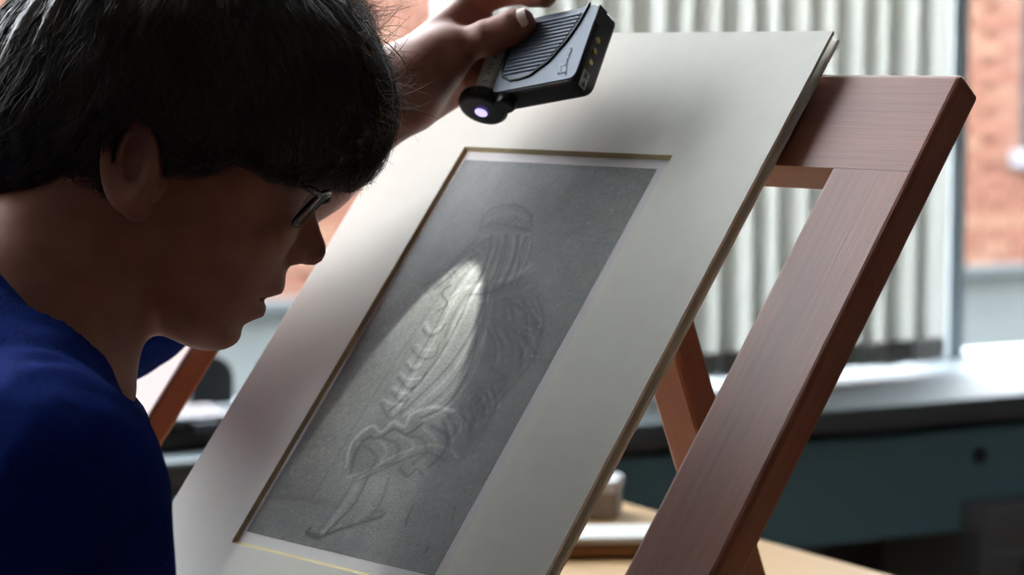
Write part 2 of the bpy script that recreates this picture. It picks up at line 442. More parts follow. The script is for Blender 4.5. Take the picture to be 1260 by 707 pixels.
PN0, PN1 = -.014, -.0365                                       # front and back plane of the frame
PR0, PR1 = .038, .0985                                        # right post
PL0, PL1 = -.500, -.440                                       # left post
RV0, RV1 = -.0935, -.0213                                     # top rail
def vfloor(n): return (TZ_ - B0[2] - BN[2] * n) / BU[2]
easel = thing('table_easel', 'reddish brown wooden table easel holding the matted drawing', 'easel', bp(-.2, vfloor(PN1), PN1))
def member(name, u0, u1, v0, v1, n0=PN1, n1=PN0, along='u', foot=False, bev=.0035, keep=None):
    """wooden member with its grain along local x"""
    c = bp((u0 + u1) / 2, (v0 + v1) / 2, (n0 + n1) / 2)
    if along == 'u': M = M4(c, BR_, BU, BN); s = (u1 - u0, v1 - v0, n1 - n0)
    else: M = M4(c, BU, BL, BN); s = (v1 - v0, u1 - u0, n1 - n0)
    bm = bmesh.new(); bmesh.ops.create_cube(bm, size=1)
    for v in bm.verts:
        low = v.co.x < 0
        v.co = Vector((v.co.x * s[0], v.co.y * s[1], v.co.z * s[2]))
        if foot and low:
            n = (n0 + n1) / 2 + v.co.z
            v.co.x = vfloor(n) - (v0 + v1) / 2
    sel = [e for e in bm.edges if not (keep and all(keep(v.co) for v in e.verts))]     # edges at a flush joint stay sharp
    bmesh.ops.bevel(bm, geom=sel, offset=bev, segments=3, profile=.5, affect='EDGES')
    me = bpy.data.meshes.new(name); bm.to_mesh(me); bm.free(); me.materials.append(m_wood)
    return link(name, me, M, easel, smooth=False)
member('top_rail', PL0, PR1, RV0, RV1, keep=lambda c: c.y < 0)
member('post', PR0, PR1, -.70, RV0 - .0002, along='v', foot=True, keep=lambda c: c.x > 0)
member('post', PL0, PL1, -.70, RV0 - .0002, along='v', foot=True, keep=lambda c: c.x > 0)
member('centre_stile', -.225, -.165, -.575, RV0 - .0006, along='v')
member('lower_rail', PL1 + .0005, PR0 - .0005, -.615, -.5755)
member('ledge', PL1 - .03, PR0 + .03, -.545, -.527, PN0 + .0004, .030)
member('ledge_lip', PL1 - .03, PR0 + .03, -.5266, -.517, .021, .030, bev=.002)
# hinged rear legs, leaning back
HB = bp(-.2, -.150, PN1 - .013)
member('hinge_bar', -.345, -.066, -.165, -.135, PN1 - .026, PN1 - .0004)
lp0 = bp(0, 0, 0); 
def kz(u, back, z): return np.array([B0[0], B0[1], 0]) + BR_ * u + BK * back + ZZ * z
d_leg = unit(BK * .074 - ZZ * .175)
f_leg = np.cross(BR_, d_leg)                                  # across the leg, in its swing plane
if np.dot(f_leg, BK) > 0: f_leg = -f_leg
for u0, u1 in ((-.092, -.060), (-.342, -.310)):
    P1 = kz(0, -.058, 1.057)                                  # a point of the rear edge
    top = P1 - d_leg * .055
    Lg = (top[2] - TZ_) / -d_leg[2]
    bm = bmesh.new(); bmesh.ops.create_cube(bm, size=1)
    for v in bm.verts:
        low = v.co.x > 0
        v.co = Vector((v.co.x * Lg + Lg / 2, v.co.y * (u1 - u0), (v.co.z + .5) * .024))
        if low: v.co.x = Lg + v.co.z * (f_leg[2] / -d_leg[2])
    bmesh.ops.recalc_face_normals(bm, faces=bm.faces[:])
    bmesh.ops.bevel(bm, geom=bm.edges[:], offset=.003, segments=2, profile=.5, affect='EDGES')
    me = bpy.data.meshes.new('rear_leg'); bm.to_mesh(me); bm.free(); me.materials.append(m_wood)
    link('rear_leg', me, M4(top + BR_ * (u0 + u1) / 2, d_leg, BR_, f_leg), easel)

# ================================================================= MATTED DRAWING
m_mat = mat('mat_card', srgb(232, 230, 220), .85, srgb(236, 234, 225), (60, 60, 60), 5, bump=.06, bscale=(900, 900, 900))
m_core = mat('mat_core', srgb(176, 162, 118), .8, srgb(186, 172, 130), (60, 60, 60))
m_mount = mat('mount_card', srgb(226, 222, 222), .8, srgb(230, 226, 226), (50, 50, 50))
MATH = -.525
U0, U1, V0, V1 = -.3425, 0, MATH, 0
w0, w1, v0_, v1_ = -.2645, -.0745, -.4155, -.0995
frame_pic = thing('matted_drawing', 'old grey drawing of a draped figure in a wide cream window mat', 'drawing', bp(-.171, MATH, 0))
tk, bv = .0022, .0024
outer = [(U0, V0), (U1, V0), (U1, V1), (U0, V1)]
inner = [(w0, v0_), (w1, v0_), (w1, v1_), (w0, v1_)]
inn2 = [(w0 + bv, v0_ + bv), (w1 - bv, v0_ + bv), (w1 - bv, v1_ - bv), (w0 + bv, v1_ - bv)]
V = [(x, y, 0) for x, y in outer + inner] + [(x, y, -tk) for x, y in outer + inn2]
F = []
for i in range(4):
    j = (i + 1) % 4
    F += [(i, j, 4 + j, 4 + i), (8 + j, 8 + i, 12 + i, 12 + j), (j, i, 8 + i, 8 + j)]
link('window_mat', pyd('window_mat', V, F, m_mat), BM(0, 0, 0), frame_pic)
V = [(x, y, 0) for x, y in inner] + [(x, y, -tk) for x, y in inn2]
for i in range(4):
    j = (i + 1) % 4
    bvm = pyd('bevel_edge', [V[i], V[j], V[4 + j], V[4 + i], (V[i][0], V[i][1], -tk), (V[j][0], V[j][1], -tk)],
              [(0, 1, 2, 3), (0, 4, 5, 1), (4, 3, 2, 5), (0, 3, 4), (1, 5, 2)], m_core)
    link('bevel_edge', bvm, BM(0, 0, 0), frame_pic)
box('mount_card', (.33, .50, .0018), m_mount, BM(-.171, -.262, -tk - .0011), frame_pic)
# the backing board stands a little open behind the mat
box('backing_board', (.3425, .525, .0028), m_mat, BM(-.1725, -.2625 + .001, -.0102), frame_pic, .0012, 2)
box('hinge_tape', (.34, .02, .0065), m_mat, BM(-.1715, -.51, -.0066), frame_pic)

# the drawing itself: a toned sheet with a draped figure brushed and chalked on it
AN = -tk - .0001
a00 = buv(303, 655, AN); a11 = buv(808, 208, AN); a01 = buv(572, 196, AN); a10 = buv(535, 707, AN)
al, ar = (a00[0] + a01[0]) / 2, (a10[0] + a11[0]) / 2
ab, at_ = (a00[1] + a10[1]) / 2, (a11[1] + a01[1]) / 2
NU, NV = 240, 400
uu, vv = np.meshgrid(np.linspace(al, ar, NU), np.linspace(ab, at_, NV))
GP = np.stack([uu, vv], -1)
def noise2(sx, sy, seed):
    r = np.random.default_rng(seed); g = r.random((sy + 2, sx + 2))
    x = np.linspace(0, sx, NU); y = np.linspace(0, sy, NV)
    xi = x.astype(int); yi = y.astype(int); fx = (x - xi); fy = (y - yi)
    fx = fx * fx * (3 - 2 * fx); fy = fy * fy * (3 - 2 * fy)
    a = g[np.ix_(yi, xi)] * (1 - fx) + g[np.ix_(yi, xi + 1)] * fx
    c = g[np.ix_(yi + 1, xi)] * (1 - fx) + g[np.ix_(yi + 1, xi + 1)] * fx
    return a * (1 - fy)[:, None] + c * fy[:, None] - .5
def dist_line(px):
    P = np.array([buv(x, y, AN) for x, y in px]); d = np.full(uu.shape, 9.0)
    for a, c in zip(P[:-1], P[1:]):
        e = c - a; t = np.clip(((GP - a) @ e) / max(e @ e, 1e-12), 0, 1)
        d = np.minimum(d, np.linalg.norm(GP - a - t[..., None] * e, axis=-1))
    return d
def inside(px):
    P = np.array([buv(x, y, AN) for x, y in px]); c = np.zeros(uu.shape, bool)
    for a, e in zip(P, np.roll(P, -1, 0)):
        cond = (a[1] > vv) != (e[1] > vv)
        c ^= cond & (uu < (e[0] - a[0]) * (vv - a[1]) / (e[1] - a[1] + 1e-12) + a[0])
    return c
def area(px, soft):
    d = dist_line(list(px) + [px[0]]); s = np.where(inside(px), d, -d)
    return np.clip(s / soft * .5 + .5, 0, 1)
def ss(x): x = np.clip(x, 0, 1); return x * x * (3 - 2 * x)
tone = np.ones(uu.shape) * .385                                # lightness of the sheet, display-referred
tone += .035 * noise2(4, 7, 1) + .035 * noise2(14, 24, 2) + .03 * noise2(60, 100, 3) + .085 * (RNG.random(uu.shape) - .5) + .03 * noise2(110, 190, 6)
warm = .012 * noise2(5, 8, 4) + .01 * noise2(30, 50, 9)
hgt = (vv - ab) / (at_ - ab); wid = (uu - al) / (ar - al)
tone += -.05 * ss((.16 - hgt) / .06) * ss((.75 - wid) / .4)     # brown ground at the figure's feet
fig = [(583, 297), (600, 284), (640, 284), (655, 300), (650, 345), (662, 364), (669, 395), (658, 438), (640, 462), (612, 492), (594, 530), (574, 562),
       (552, 578), (520, 572), (500, 588), (478, 582), (462, 590), (440, 592), (424, 575), (430, 545), (452, 518), (472, 490), (484, 462), (500, 436), (516, 404), (530, 372), (552, 342), (570, 318)]
A = area(fig, .006); tone = tone * (1 - A) + (tone - .015) * A
light = [(578, 316), (600, 300), (604, 340), (592, 380), (584, 436), (560, 470), (524, 500), (482, 512), (474, 496), (500, 452), (520, 414), (546, 366)]
A = area(light, .007); tone += .06 * A
dark = [(600, 345), (650, 345), (668, 395), (655, 442), (612, 492), (590, 540), (568, 560), (570, 500), (588, 440), (598, 385)]
A = area(dark, .008); tone -= .13 * A
sleeve = [(583, 293), (604, 292), (590, 316), (562, 334), (540, 352), (522, 358), (520, 346), (545, 326)]
A = area(sleeve, .004); tone -= .06 * A
hat = [(590, 284), (596, 268), (612, 255), (634, 251), (650, 262), (655, 280), (636, 290), (612, 286)]
A = area(hat, .003); tone -= .05 * A
hem = [(426, 572), (432, 545), (456, 524), (486, 516), (520, 512), (552, 520), (566, 545), (548, 574), (515, 568), (498, 586), (470, 578), (446, 588)]
A = area(hem, .004); tone -= .07 * A
S = []      # (points, width in metres, change of tone)
ar_ = np.random.default_rng(40)
def st(pts, w, d, j=1.6):
    """one stroke, with a draughtsman's unsteadiness"""
    p = np.array(pts, float); n = len(p); m_ = max(9, 4 * n)
    t = np.linspace(0, n - 1, m_); i = np.clip(t.astype(int), 0, n - 2); f = (t - i)[:, None]
    q = np.concatenate([2 * p[:1] - p[1:2], p, 2 * p[-1:] - p[-2:-1]]); a, b, c, e = q[i], q[i + 1], q[i + 2], q[i + 3]
    c_ = .5 * (2 * b + (c - a) * f + (2 * a - 5 * b + 4 * c - e) * f ** 2 + (3 * b - a - 3 * c + e) * f ** 3)
    wv = ar_.normal(size=2) * j; c_ = c_ + np.sin(np.linspace(0, ar_.uniform(2, 7), m_) + ar_.random() * 6)[:, None] * wv
    S.append((c_, w * ar_.uniform(.75, 1.3), d * ar_.uniform(.7, 1.25)))
def hatch(p0, p1, n, dx, dy, bow, w, d):
    """n short curved strokes set between p0 and p1"""
    for k in range(n):
        t = (k + ar_.uniform(-.35, .35)) / max(n - 1, 1); x = p0[0] + (p1[0] - p0[0]) * t; y = p0[1] + (p1[1] - p0[1]) * t; s_ = ar_.uniform(.6, 1.25)
        st([(x, y), (x + dx * .5 * s_ + bow, y + dy * .5 * s_), (x + dx * s_, y + dy * s_)], w, d)
        st([(x + 3, y + 1), (x + 3 + dx * .5 * s_ + bow, y + 1 + dy * .5 * s_), (x + 3 + dx * s_, y + 1 + dy * s_)], w, -d * .7)
# head bent forward, seen from behind
st([(591, 285), (598, 266), (614, 254), (634, 251), (650, 261), (655, 278)], .0009, -.07)
st([(594, 282), (615, 276), (640, 278), (654, 284)], .0014, -.10); st([(600, 270), (622, 261), (646, 267)], .0014, .05)
hatch((600, 276), (650, 274), 9, 6, -9, 2, .0007, -.06)
# pleated bodice
for x in (600, 607, 616, 622, 633, 641, 649): st([(x + 5, 288), (x + 3, 305), (x - 3, 326), (x - 14, 350)], .0009, -.10)
for x in (604, 613, 627, 637, 646): st([(x + 5, 290), (x + 3, 308), (x - 3, 328), (x - 12, 348)], .0010, .09)
st([(586, 297), (602, 288), (624, 286), (652, 289)], .0013, .07)
# sleeve stretched forward
st([(584, 296), (562, 316), (541, 338), (522, 351)], .0010, -.08); st([(600, 304), (578, 322), (552, 343), (530, 356)], .0009, -.08); st([(592, 304), (570, 324), (546, 342)], .0016, .07)
hatch((586, 302), (545, 336), 5, 8, 9, 1, .0008, -.06)
# sash and the bundle of cloth at the hip
st([(574, 354), (600, 349), (630, 340), (654, 326)], .0018, .08); st([(578, 362), (606, 357), (644, 343)], .0011, -.10); st([(590, 371), (620, 364), (652, 352)], .0012, .06)
st([(662, 364), (670, 395), (658, 438), (640, 462), (612, 494), (594, 530)], .0009, -.06)
hatch((612, 366), (652, 372), 6, 18, 38, 5, .0011, -.08); hatch((600, 400), (646, 408), 6, 10, 42, 6, .0012, -.07); hatch((640, 372), (652, 432), 6, 15, 8, 2, .0010, .07)
st([(655, 380), (664, 398), (655, 424), (636, 446)], .0014, .06); st([(604, 452), (622, 470), (606, 492)], .0013, -.08); hatch((590, 470), (614, 476), 4, -2, 34, 5, .0012, -.07)
# long folds sweeping from hip to hem
for f_ in ([(590, 318), (568, 342), (550, 374), (532, 410), (508, 452), (486, 488)], [(597, 330), (580, 360), (562, 398), (540, 438), (508, 478), (480, 504)], [(600, 346), (590, 380), (572, 420), (550, 456), (520, 486), (492, 508)],
           [(598, 370), (590, 408), (574, 444), (550, 478), (522, 502)], [(594, 396), (586, 434), (568, 468), (544, 498), (516, 514)], [(584, 348), (560, 384), (548, 414)]):
    st(f_, .0010, -.10); st([(x + 5, y + 3) for x, y in f_], .0015, .08)
st([(556, 352), (545, 362), (548, 372), (540, 382)], .0010, -.13); st([(562, 356), (552, 366), (554, 374)], .0010, .10)
for x, y, s_ in ((528, 402, 1), (519, 426, 1.3), (506, 446, .9), (500, 462, 1.3), (489, 480, 1.1), (478, 497, 1.2)):
    st([(x - 8 * s_, y + 2), (x, y + 11 * s_), (x + 11 * s_, y + 9 * s_), (x + 19 * s_, y - 4)], .0010, -.09); st([(x - 5 * s_, y - 4), (x + 3, y + 4), (x + 13 * s_, y + 2)], .0013, .07)
# fluttering hem
st([(426, 574), (431, 548), (446, 530), (460, 522), (470, 530), (484, 518), (498, 524), (506, 510), (532, 502), (558, 507)], .0015, .11); st([(430, 578), (436, 556), (452, 538), (468, 540), (486, 530), (502, 536), (520, 522)], .0013, -.11)
st([(430, 588), (458, 578), (484, 562), (506, 552), (530, 546), (552, 552), (562, 562)], .0014, .11); st([(440, 593), (466, 581), (494, 568), (524, 557), (548, 566)], .0011, -.12)
st([(448, 548), (462, 560), (456, 576), (442, 584)], .0013, -.10); st([(472, 540), (490, 548), (484, 566), (468, 574)], .0014, -.10); st([(500, 536), (520, 540), (524, 556), (508, 570)], .0014, -.10); st([(532, 522), (548, 536), (546, 556), (530, 572)], .0013, -.10)
st([(460, 536), (476, 552), (468, 570)], .0014, .07); st([(488, 532), (506, 546), (498, 564)], .0014, .07); st([(520, 524), (536, 540), (534, 560)], .0014, .08)
hatch((544, 516), (574, 500), 5, 7, 32, 5, .0011, -.10); hatch((566, 506), (592, 478), 5, 9, 24, 4, .0012, -.08)
st([(490, 574), (500, 584), (512, 576), (520, 584)], .0012, -.10)
# legs and feet
st([(446, 584), (430, 612), (412, 636), (398, 654)], .0024, .06, .6); st([(453, 588), (437, 616), (419, 638), (402, 656)], .0009, -.13, .6); st([(438, 588), (422, 614), (405, 636), (391, 652)], .0007, -.08, .6)
st([(470, 590), (462, 610), (450, 630), (436, 642)], .0028, .02); st([(479, 590), (471, 612), (458, 630)], .0008, -.07)
st([(378, 656), (394, 660), (412, 652), (440, 642), (470, 633)], .0017, -.13); st([(380, 650), (376, 656), (396, 662)], .0013, -.10); st([(455, 632), (468, 630), (474, 634)], .0014, -.11)
hatch((384, 650), (456, 636), 9, -8, 5, 0, .0009, -.05)
# a thin ruled line down the sheet and marks by the border
st([(622, 214), (584, 276)], .0005, -.07, .2); st([(560, 335), (470, 470), (384, 612)], .0005, -.07, .2)
st([(508, 622), (500, 645)], .0008, -.12); st([(560, 624), (556, 640)], .0006, -.10); st([(528, 668), (523, 678), (529, 672)], .0007, -.10)
st([(330, 612), (360, 612), (400, 618)], .0016, -.035); st([(345, 640), (372, 648), (430, 668), (480, 684)], .002, -.02)
for pts, w, d in S:
    dd = dist_line(pts); tone += d * 1.2 * np.exp(-(dd / w) ** 2)
for k in range(70):                                             # foxing and scuffs
    c = np.array([al + (ar - al) * RNG.random(), ab + (at_ - ab) * RNG.random()])
    tone += (RNG.random() - .4) * .14 * np.exp(-(np.linalg.norm(GP - c, axis=-1) / (.0005 + .0009 * RNG.random())) ** 2)
for k in range(45):
    c = buv(385 + 60 * RNG.standard_normal() * .7, 540 + 50 * RNG.standard_normal() * .8, AN)
    g_ = np.exp(-(np.linalg.norm(GP - c, axis=-1) / (.0006 + .0012 * RNG.random())) ** 2); tone += .04 * g_; warm += .04 * g_
tone = np.clip(tone, .05, .9)
lin = lambda c: np.where(c <= .04045, c / 12.92, ((np.clip(c, 0, 1) + .055) / 1.055) ** 2.4)
colr = np.stack([lin((tone + warm) * 1.10), lin((tone + warm * .6) * 1.10), lin((tone - warm) * 1.07), np.ones_like(tone)], -1)
idx = np.arange(NU * NV).reshape(NV, NU)
Q = np.stack([idx[:-1, :-1], idx[:-1, 1:], idx[1:, 1:], idx[1:, :-1]], -1).reshape(-1, 4)
Vn = np.stack([uu, vv, np.full_like(uu, 0)], -1).reshape(-1, 3)
m_art = bpy.data.materials.new('old_drawing'); m_art.use_nodes = True
nt = m_art.node_tree; b = nt.nodes['Principled BSDF']; b.inputs['Roughness'].default_value = .55; b.inputs['Specular IOR Level'].default_value = .35
vc = nt.nodes.new('ShaderNodeVertexColor'); vc.layer_name = 'ink'
tc = nt.nodes.new('ShaderNodeTexCoord'); nz = nt.nodes.new('ShaderNodeTexNoise'); nz.inputs['Scale'].default_value = 700; nz.inputs['Detail'].default_value = 4
bmp = nt.nodes.new('ShaderNodeBump'); bmp.inputs['Strength'].default_value = .4; bmp.inputs['Distance'].default_value = .0006
nt.links.new(tc.outputs['Object'], nz.inputs['Vector']); nt.links.new(nz.outputs['Fac'], bmp.inputs['Height']); nt.links.new(bmp.outputs['Normal'], b.inputs['Normal'])
nt.links.new(vc.outputs['Color'], b.inputs['Base Color'])
me = fastmesh('drawing', Vn, Q, m_art)
ca = me.color_attributes.new('ink', 'FLOAT_COLOR', 'POINT'); ca.data.foreach_set('color', colr.astype(np.float32).ravel())
link('drawing', me, BM(0, 0, AN), frame_pic)

# ================================================================= HAND LAMP (pocket light with a lens at one end)
cv = lambda v: unit(RT * v[0] + UP * v[1] + FW * v[2])
DA = cv((102, 12, -88)); DB = cv((33, 95, 51)); DB = unit(DB - DA * np.dot(DA, DB)); DC = np.cross(DA, DB)
if np.dot(DC, FW) > 0: DC = -DC                                 # out of the lamp's face
D0 = at(709, 97, 1.437)
def dp(a, b, k=0): return D0 + DA * a + DB * b + DC * k
def DM(a, b, k=0): return M4(dp(a, b, k), DA, DB, np.cross(DA, DB))
ksg = 1 if np.dot(np.cross(DA, DB), DC) > 0 else -1
def dab(px, py, k=0):
    p = hit(px, py, dp(0, 0, k), DC) - D0
    return float(np.dot(p, DA)), float(np.dot(p, DB))
m_lblk = mat('lamp_black', srgb(20, 21, 24), .38, srgb(26, 27, 30), (80, 80, 80))
m_lgry = mat('lamp_grey', srgb(88, 98, 116), .42, srgb(94, 104, 122), (40, 40, 40), metal=.1)
m_silv = mat('lamp_silver', srgb(226, 223, 217), .28, srgb(232, 229, 223), (40, 40, 40))
lamp = thing('hand_lamp', 'grey and black pocket lamp with ribbed grip held before the drawing', 'lamp', dp(-.04, 0, -.009))
LB, LT = .0605, .0185
rp = lambda x0, x1, y0, y1, r: [(x0 + r - r * math.cos(t), y0 + r - r * math.sin(t)) for t in np.linspace(0, math.pi / 2, 5)] + [(x1 - r + r * math.sin(t), y0 + r - r * math.cos(t)) for t in np.linspace(0, math.pi / 2, 5)] + \
    [(x1 - r + r * math.cos(t), y1 - r + r * math.sin(t)) for t in np.linspace(0, math.pi / 2, 5)] + [(x0 + r - r * math.sin(t), y1 - r + r * math.cos(t)) for t in np.linspace(0, math.pi / 2, 5)]
def flat(name, poly, k0, k1, m, par, bev=0):
    return link(name, prism_mesh(name, poly, abs(k1 - k0), m, bev), M4(dp(0, 0, min(k0, k1)), DA, DB, DC), par)
body = flat('body', rp(-.0725, 0, -.0005, LB, .0062), -LT, 0, m_lblk, lamp, .0026)
plate = flat('face_plate', rp(-.0705, -.0016, .0012, LB - .0014, .005), .0001, .0007, m_lgry, lamp)
# ribbed grip, bounded by a curved black groove
gcur = [dab(x, y) for x, y in ((619, 88), (620, 95), (629, 100), (641, 98), (653, 94), (676, 77), (698, 52), (714, 29), (727, 5))]
gz = .0013
link('groove', tube_mesh('groove', [dp(a, b, gz - .0004) for a, b in [(gcur[0][0], LB - .004)] + gcur], .0011, m_lblk, 8), None, lamp)
gb_ = [c[1] for c in gcur[2:]]; ga_ = [c[0] for c in gcur[2:]]
la = gcur[0][0] + .0018
b_ = max(gcur[2][1], gcur[1][1]) + .0015
while b_ < LB - .004:
    ra = float(np.interp(b_, gb_, ga_)) - .0025
    if ra - la > .006:
        rb = box('grip_rib', (ra - la, .0019, .0011), m_lgry, M4(dp((la + ra) / 2, b_, .0012), DA, DB, DC), lamp, .0005, 2)
    b_ += .0030
# side tube with lettering, lens head, focus knob
TA = -.0848
TM = M4(dp(TA, 0, -LT / 2), DA, DC, DB)
if Matrix(TM).to_3x3().determinant() < 0: TM = M4(dp(TA, 0, -LT / 2), DC, DA, DB)
tube = link('tube', cyl_mesh('tube', [(.0088, .0058), (.0096, .0062), (.0096, LB - .002), (.0085, LB)], m_silv, 40), TM, lamp)
box('joint_strip', (.004, LB - .002, LT * .7), m_lblk, M4(dp(-.0735, LB / 2, -LT / 2), DA, DB, DC), lamp)
head = link('lens_head', cyl_mesh('lens_head', [(.0132, -.0045), (.0150, -.0040), (.0160, -.0028), (.0160, .0042), (.0145, .0056), (.0100, .0060)], m_lblk, 48), TM @ T((0, 0, .0005)), lamp)
for i in range(36):
    R = Matrix.Rotation(2 * math.pi * i / 36, 4, 'Z')
    box('knurl', (.0012, .0014, .0050), m_lblk, TM @ R @ T((.0161, 0, .0008)), head, .0003, 1)
lens = link('lens', cyl_mesh('lens', [(.0034, -.0058), (.0042, -.0052), (.0042, -.0046)], mat('lens_glow', srgb(200, 190, 255), .1, srgb(210, 200, 255), emit=((.5, .42, 1, 1), 1.3)), 32), TM, lamp)
link('focus_knob', cyl_mesh('focus_knob', [(.0055, -.0075), (.0066, -.006), (.0066, .0002)], m_lblk, 28), M4(dp(-.0615, .0, -LT / 2 + .003), *[TM.to_3x3().col[i] for i in range(3)]), lamp)
# end face: socket, three contacts, the small printed label
EK = lambda b, k: dp(.0002, b, k)
m_gold = mat('contact_gold', srgb(190, 165, 110), .3, srgb(200, 175, 120), metal=.8)
def eface(px, py):
    p = hit(px, py, dp(0, 0, 0), DA) - D0
    return float(np.dot(p, DB)), float(np.dot(p, DC))
b1, k1 = eface(739, 20)
box('socket', (.0006, .0125, .0085), mat('socket_grey', srgb(52, 54, 58), .6, srgb(58, 60, 64)), M4(EK(b1, k1), DA, DB, DC), lamp)
for x, y in ((735, 50), (731, 63.5), (726, 77)):
    b1, k1 = eface(x, y)
    link('contact', cyl_mesh('contact', [(.0021, 0), (.0021, .0006), (.0016, .0010)], m_gold, 20), M4(EK(b1, k1), DB, DC, DA), lamp)
b1, k1 = eface(718.5, 98)
lab = box('label', (.0005, .0125, .0066), mat('label_grey', srgb(160, 160, 156), .5, srgb(168, 168, 164)), M4(EK(b1, k1), DA, DB, DC), lamp, .0002, 1)
def estrokes(lines, r=.00028):
    for l in lines:
        link('symbol', tube_mesh('symbol', [dp(.0006, b1 + y, k1 + x) for x, y in l], r, m_lblk, 5), None, lab)
estrokes([[(-.0020, -.0048), (.0020, -.0048), (0, -.0006), (-.0020, -.0048)], [(-.0008, -.0040), (.0008, -.0040), (0, -.0022), (-.0008, -.0040)],
          [(-.0016, .0010), (.0018, .0050)], [(.0016, .0010), (-.0018, .0050)], [(-.0014, .0046), (-.0009, .0016), (.0009, .0016), (.0014, .0046), (-.0014, .0046)]])
# pale emblem and lettering on the face; dark lettering down the tube
m_logo = mat('pale_print', srgb(196, 214, 226), .5, srgb(204, 220, 230))
def fstroke(px, w=.00035, par=plate, m=m_logo, k=.0009):
    link('print_mark', tube_mesh('print_mark', [dp(*dab(x, y), k) for x, y in px], w, m, 5), None, par)
fstroke([(690, 83), (699, 80)]); fstroke([(691, 91), (698, 89)]); fstroke([(690.5, 81), (692, 91), (687, 92)]); fstroke([(698, 79), (697, 93)]); fstroke([(687, 89), (690, 92)])
for i in range(6):
    x, y = 698.2 + i * 1.15, 78.5 - i * 3.3
    fstroke([(x - 1.6, y), (x + 1.2, y - .5)]); fstroke([(x - 1.6, y), (x - .9, y - 2.2)] if i % 2 else [(x + 1.2, y - .5), (x - .8, y - 2.2)])
for i in range(6):
    f0 = .013 + i * .0045
    pts = lambda l: [dp(TA + .0035 + x, f0 + y, -LT / 2 + .0096 * math.cos(math.asin((.0035 + x) / .0096)) + .0001) for x, y in l]
    l = [[(-.0013, 0), (.0013, .001)], [(-.0013, .0025), (.0013, .0025), (.0013, .0005)], [(-.0013, .001), (.0013, .003)]][i % 3]
    link('print_mark', tube_mesh('print_mark', pts(l), .0003, m_lblk, 5), None, tube)
# its light: a narrow beam raking down the sheet
sp = bpy.data.lights.new('lamp_beam', 'SPOT'); sp.energy = 2.4; sp.color = (.95, 1.0, .93); sp.shadow_soft_size = .0025
sp.spot_size = math.radians(30); sp.spot_blend = .12
so = bpy.data.objects.new('lamp_beam', sp); COL.objects.link(so)
lp = np.array(TM @ Vector((0, 0, -.0068)))
tgt = bp(-.197, -.262, 0)
zax = unit(lp - tgt); xax = unit(np.cross(BU, zax)); yax = np.cross(zax, xax)
so.matrix_basis = M4(lp, xax, yax, zax)
so.parent = lamp; so.matrix_parent_inverse = world_of(lamp).inverted()

# ================================================================= SURFACES FROM DISTANCE FIELDS
def smin(a, b, k):
    h = np.clip(.5 + .5 * (b - a) / k, 0, 1); return b + (a - b) * h - k * h * (1 - h)
def smax(a, b, k): return -smin(-a, -b, k)
def cone(P, a, b, r1, r2):
    a = np.asarray(a, float); e = np.asarray(b, float) - a
    t = np.clip((P - a) @ e / (e @ e), 0, 1)
    return np.linalg.norm(P - a - t[:, None] * e, axis=1) - (r1 + (r2 - r1) * t)
def chain(P, pts, rad, k):
    d = None
    for i in range(len(pts) - 1):
        c = cone(P, pts[i], pts[i + 1], rad[i], rad[i + 1]); d = c if d is None else smin(d, c, k)
    return d
def ell(P, c, r, ax=None):
    q = P - np.asarray(c)
    if ax is not None: q = q @ np.asarray(ax).T
    r = np.asarray(r, float)
    k0 = np.linalg.norm(q / r, axis=1); k1 = np.linalg.norm(q / r ** 2, axis=1)
    return k0 * (k0 - 1) / np.maximum(k1, 1e-9)
class Poly2:
    """signed distance to a polygon, tabulated"""
    def __init__(s, pts, lo, hi, n=260):
        s.lo = np.array(lo, float); s.hi = np.array(hi, float); s.n = n
        gx, gy = np.meshgrid(np.linspace(lo[0], hi[0], n), np.linspace(lo[1], hi[1], n), indexing='ij')
        G = np.stack([gx, gy], -1); P = np.array(pts, float); d = np.full(gx.shape, 1e9); c = np.zeros(gx.shape, bool)
        for a, e in zip(P, np.roll(P, -1, 0)):
            v = e - a; t = np.clip(((G - a) @ v) / max(v @ v, 1e-12), 0, 1)
            d = np.minimum(d, np.linalg.norm(G - a - t[..., None] * v, axis=-1))
            cond = (a[1] > gy) != (e[1] > gy)
            c ^= cond & (gx < (e[0] - a[0]) * (gy - a[1]) / (e[1] - a[1] + 1e-12) + a[0])
        s.d = np.where(c, -d, d)
    def __call__(s, x, y):
        fx = np.clip((x - s.lo[0]) / (s.hi[0] - s.lo[0]) * (s.n - 1), 0, s.n - 1.001); fy = np.clip((y - s.lo[1]) / (s.hi[1] - s.lo[1]) * (s.n - 1), 0, s.n - 1.001)
        i = fx.astype(int); j = fy.astype(int); u = fx - i; v = fy - j; d = s.d
        return (d[i, j] * (1 - u) + d[i + 1, j] * u) * (1 - v) + (d[i, j + 1] * (1 - u) + d[i + 1, j + 1] * u) * v
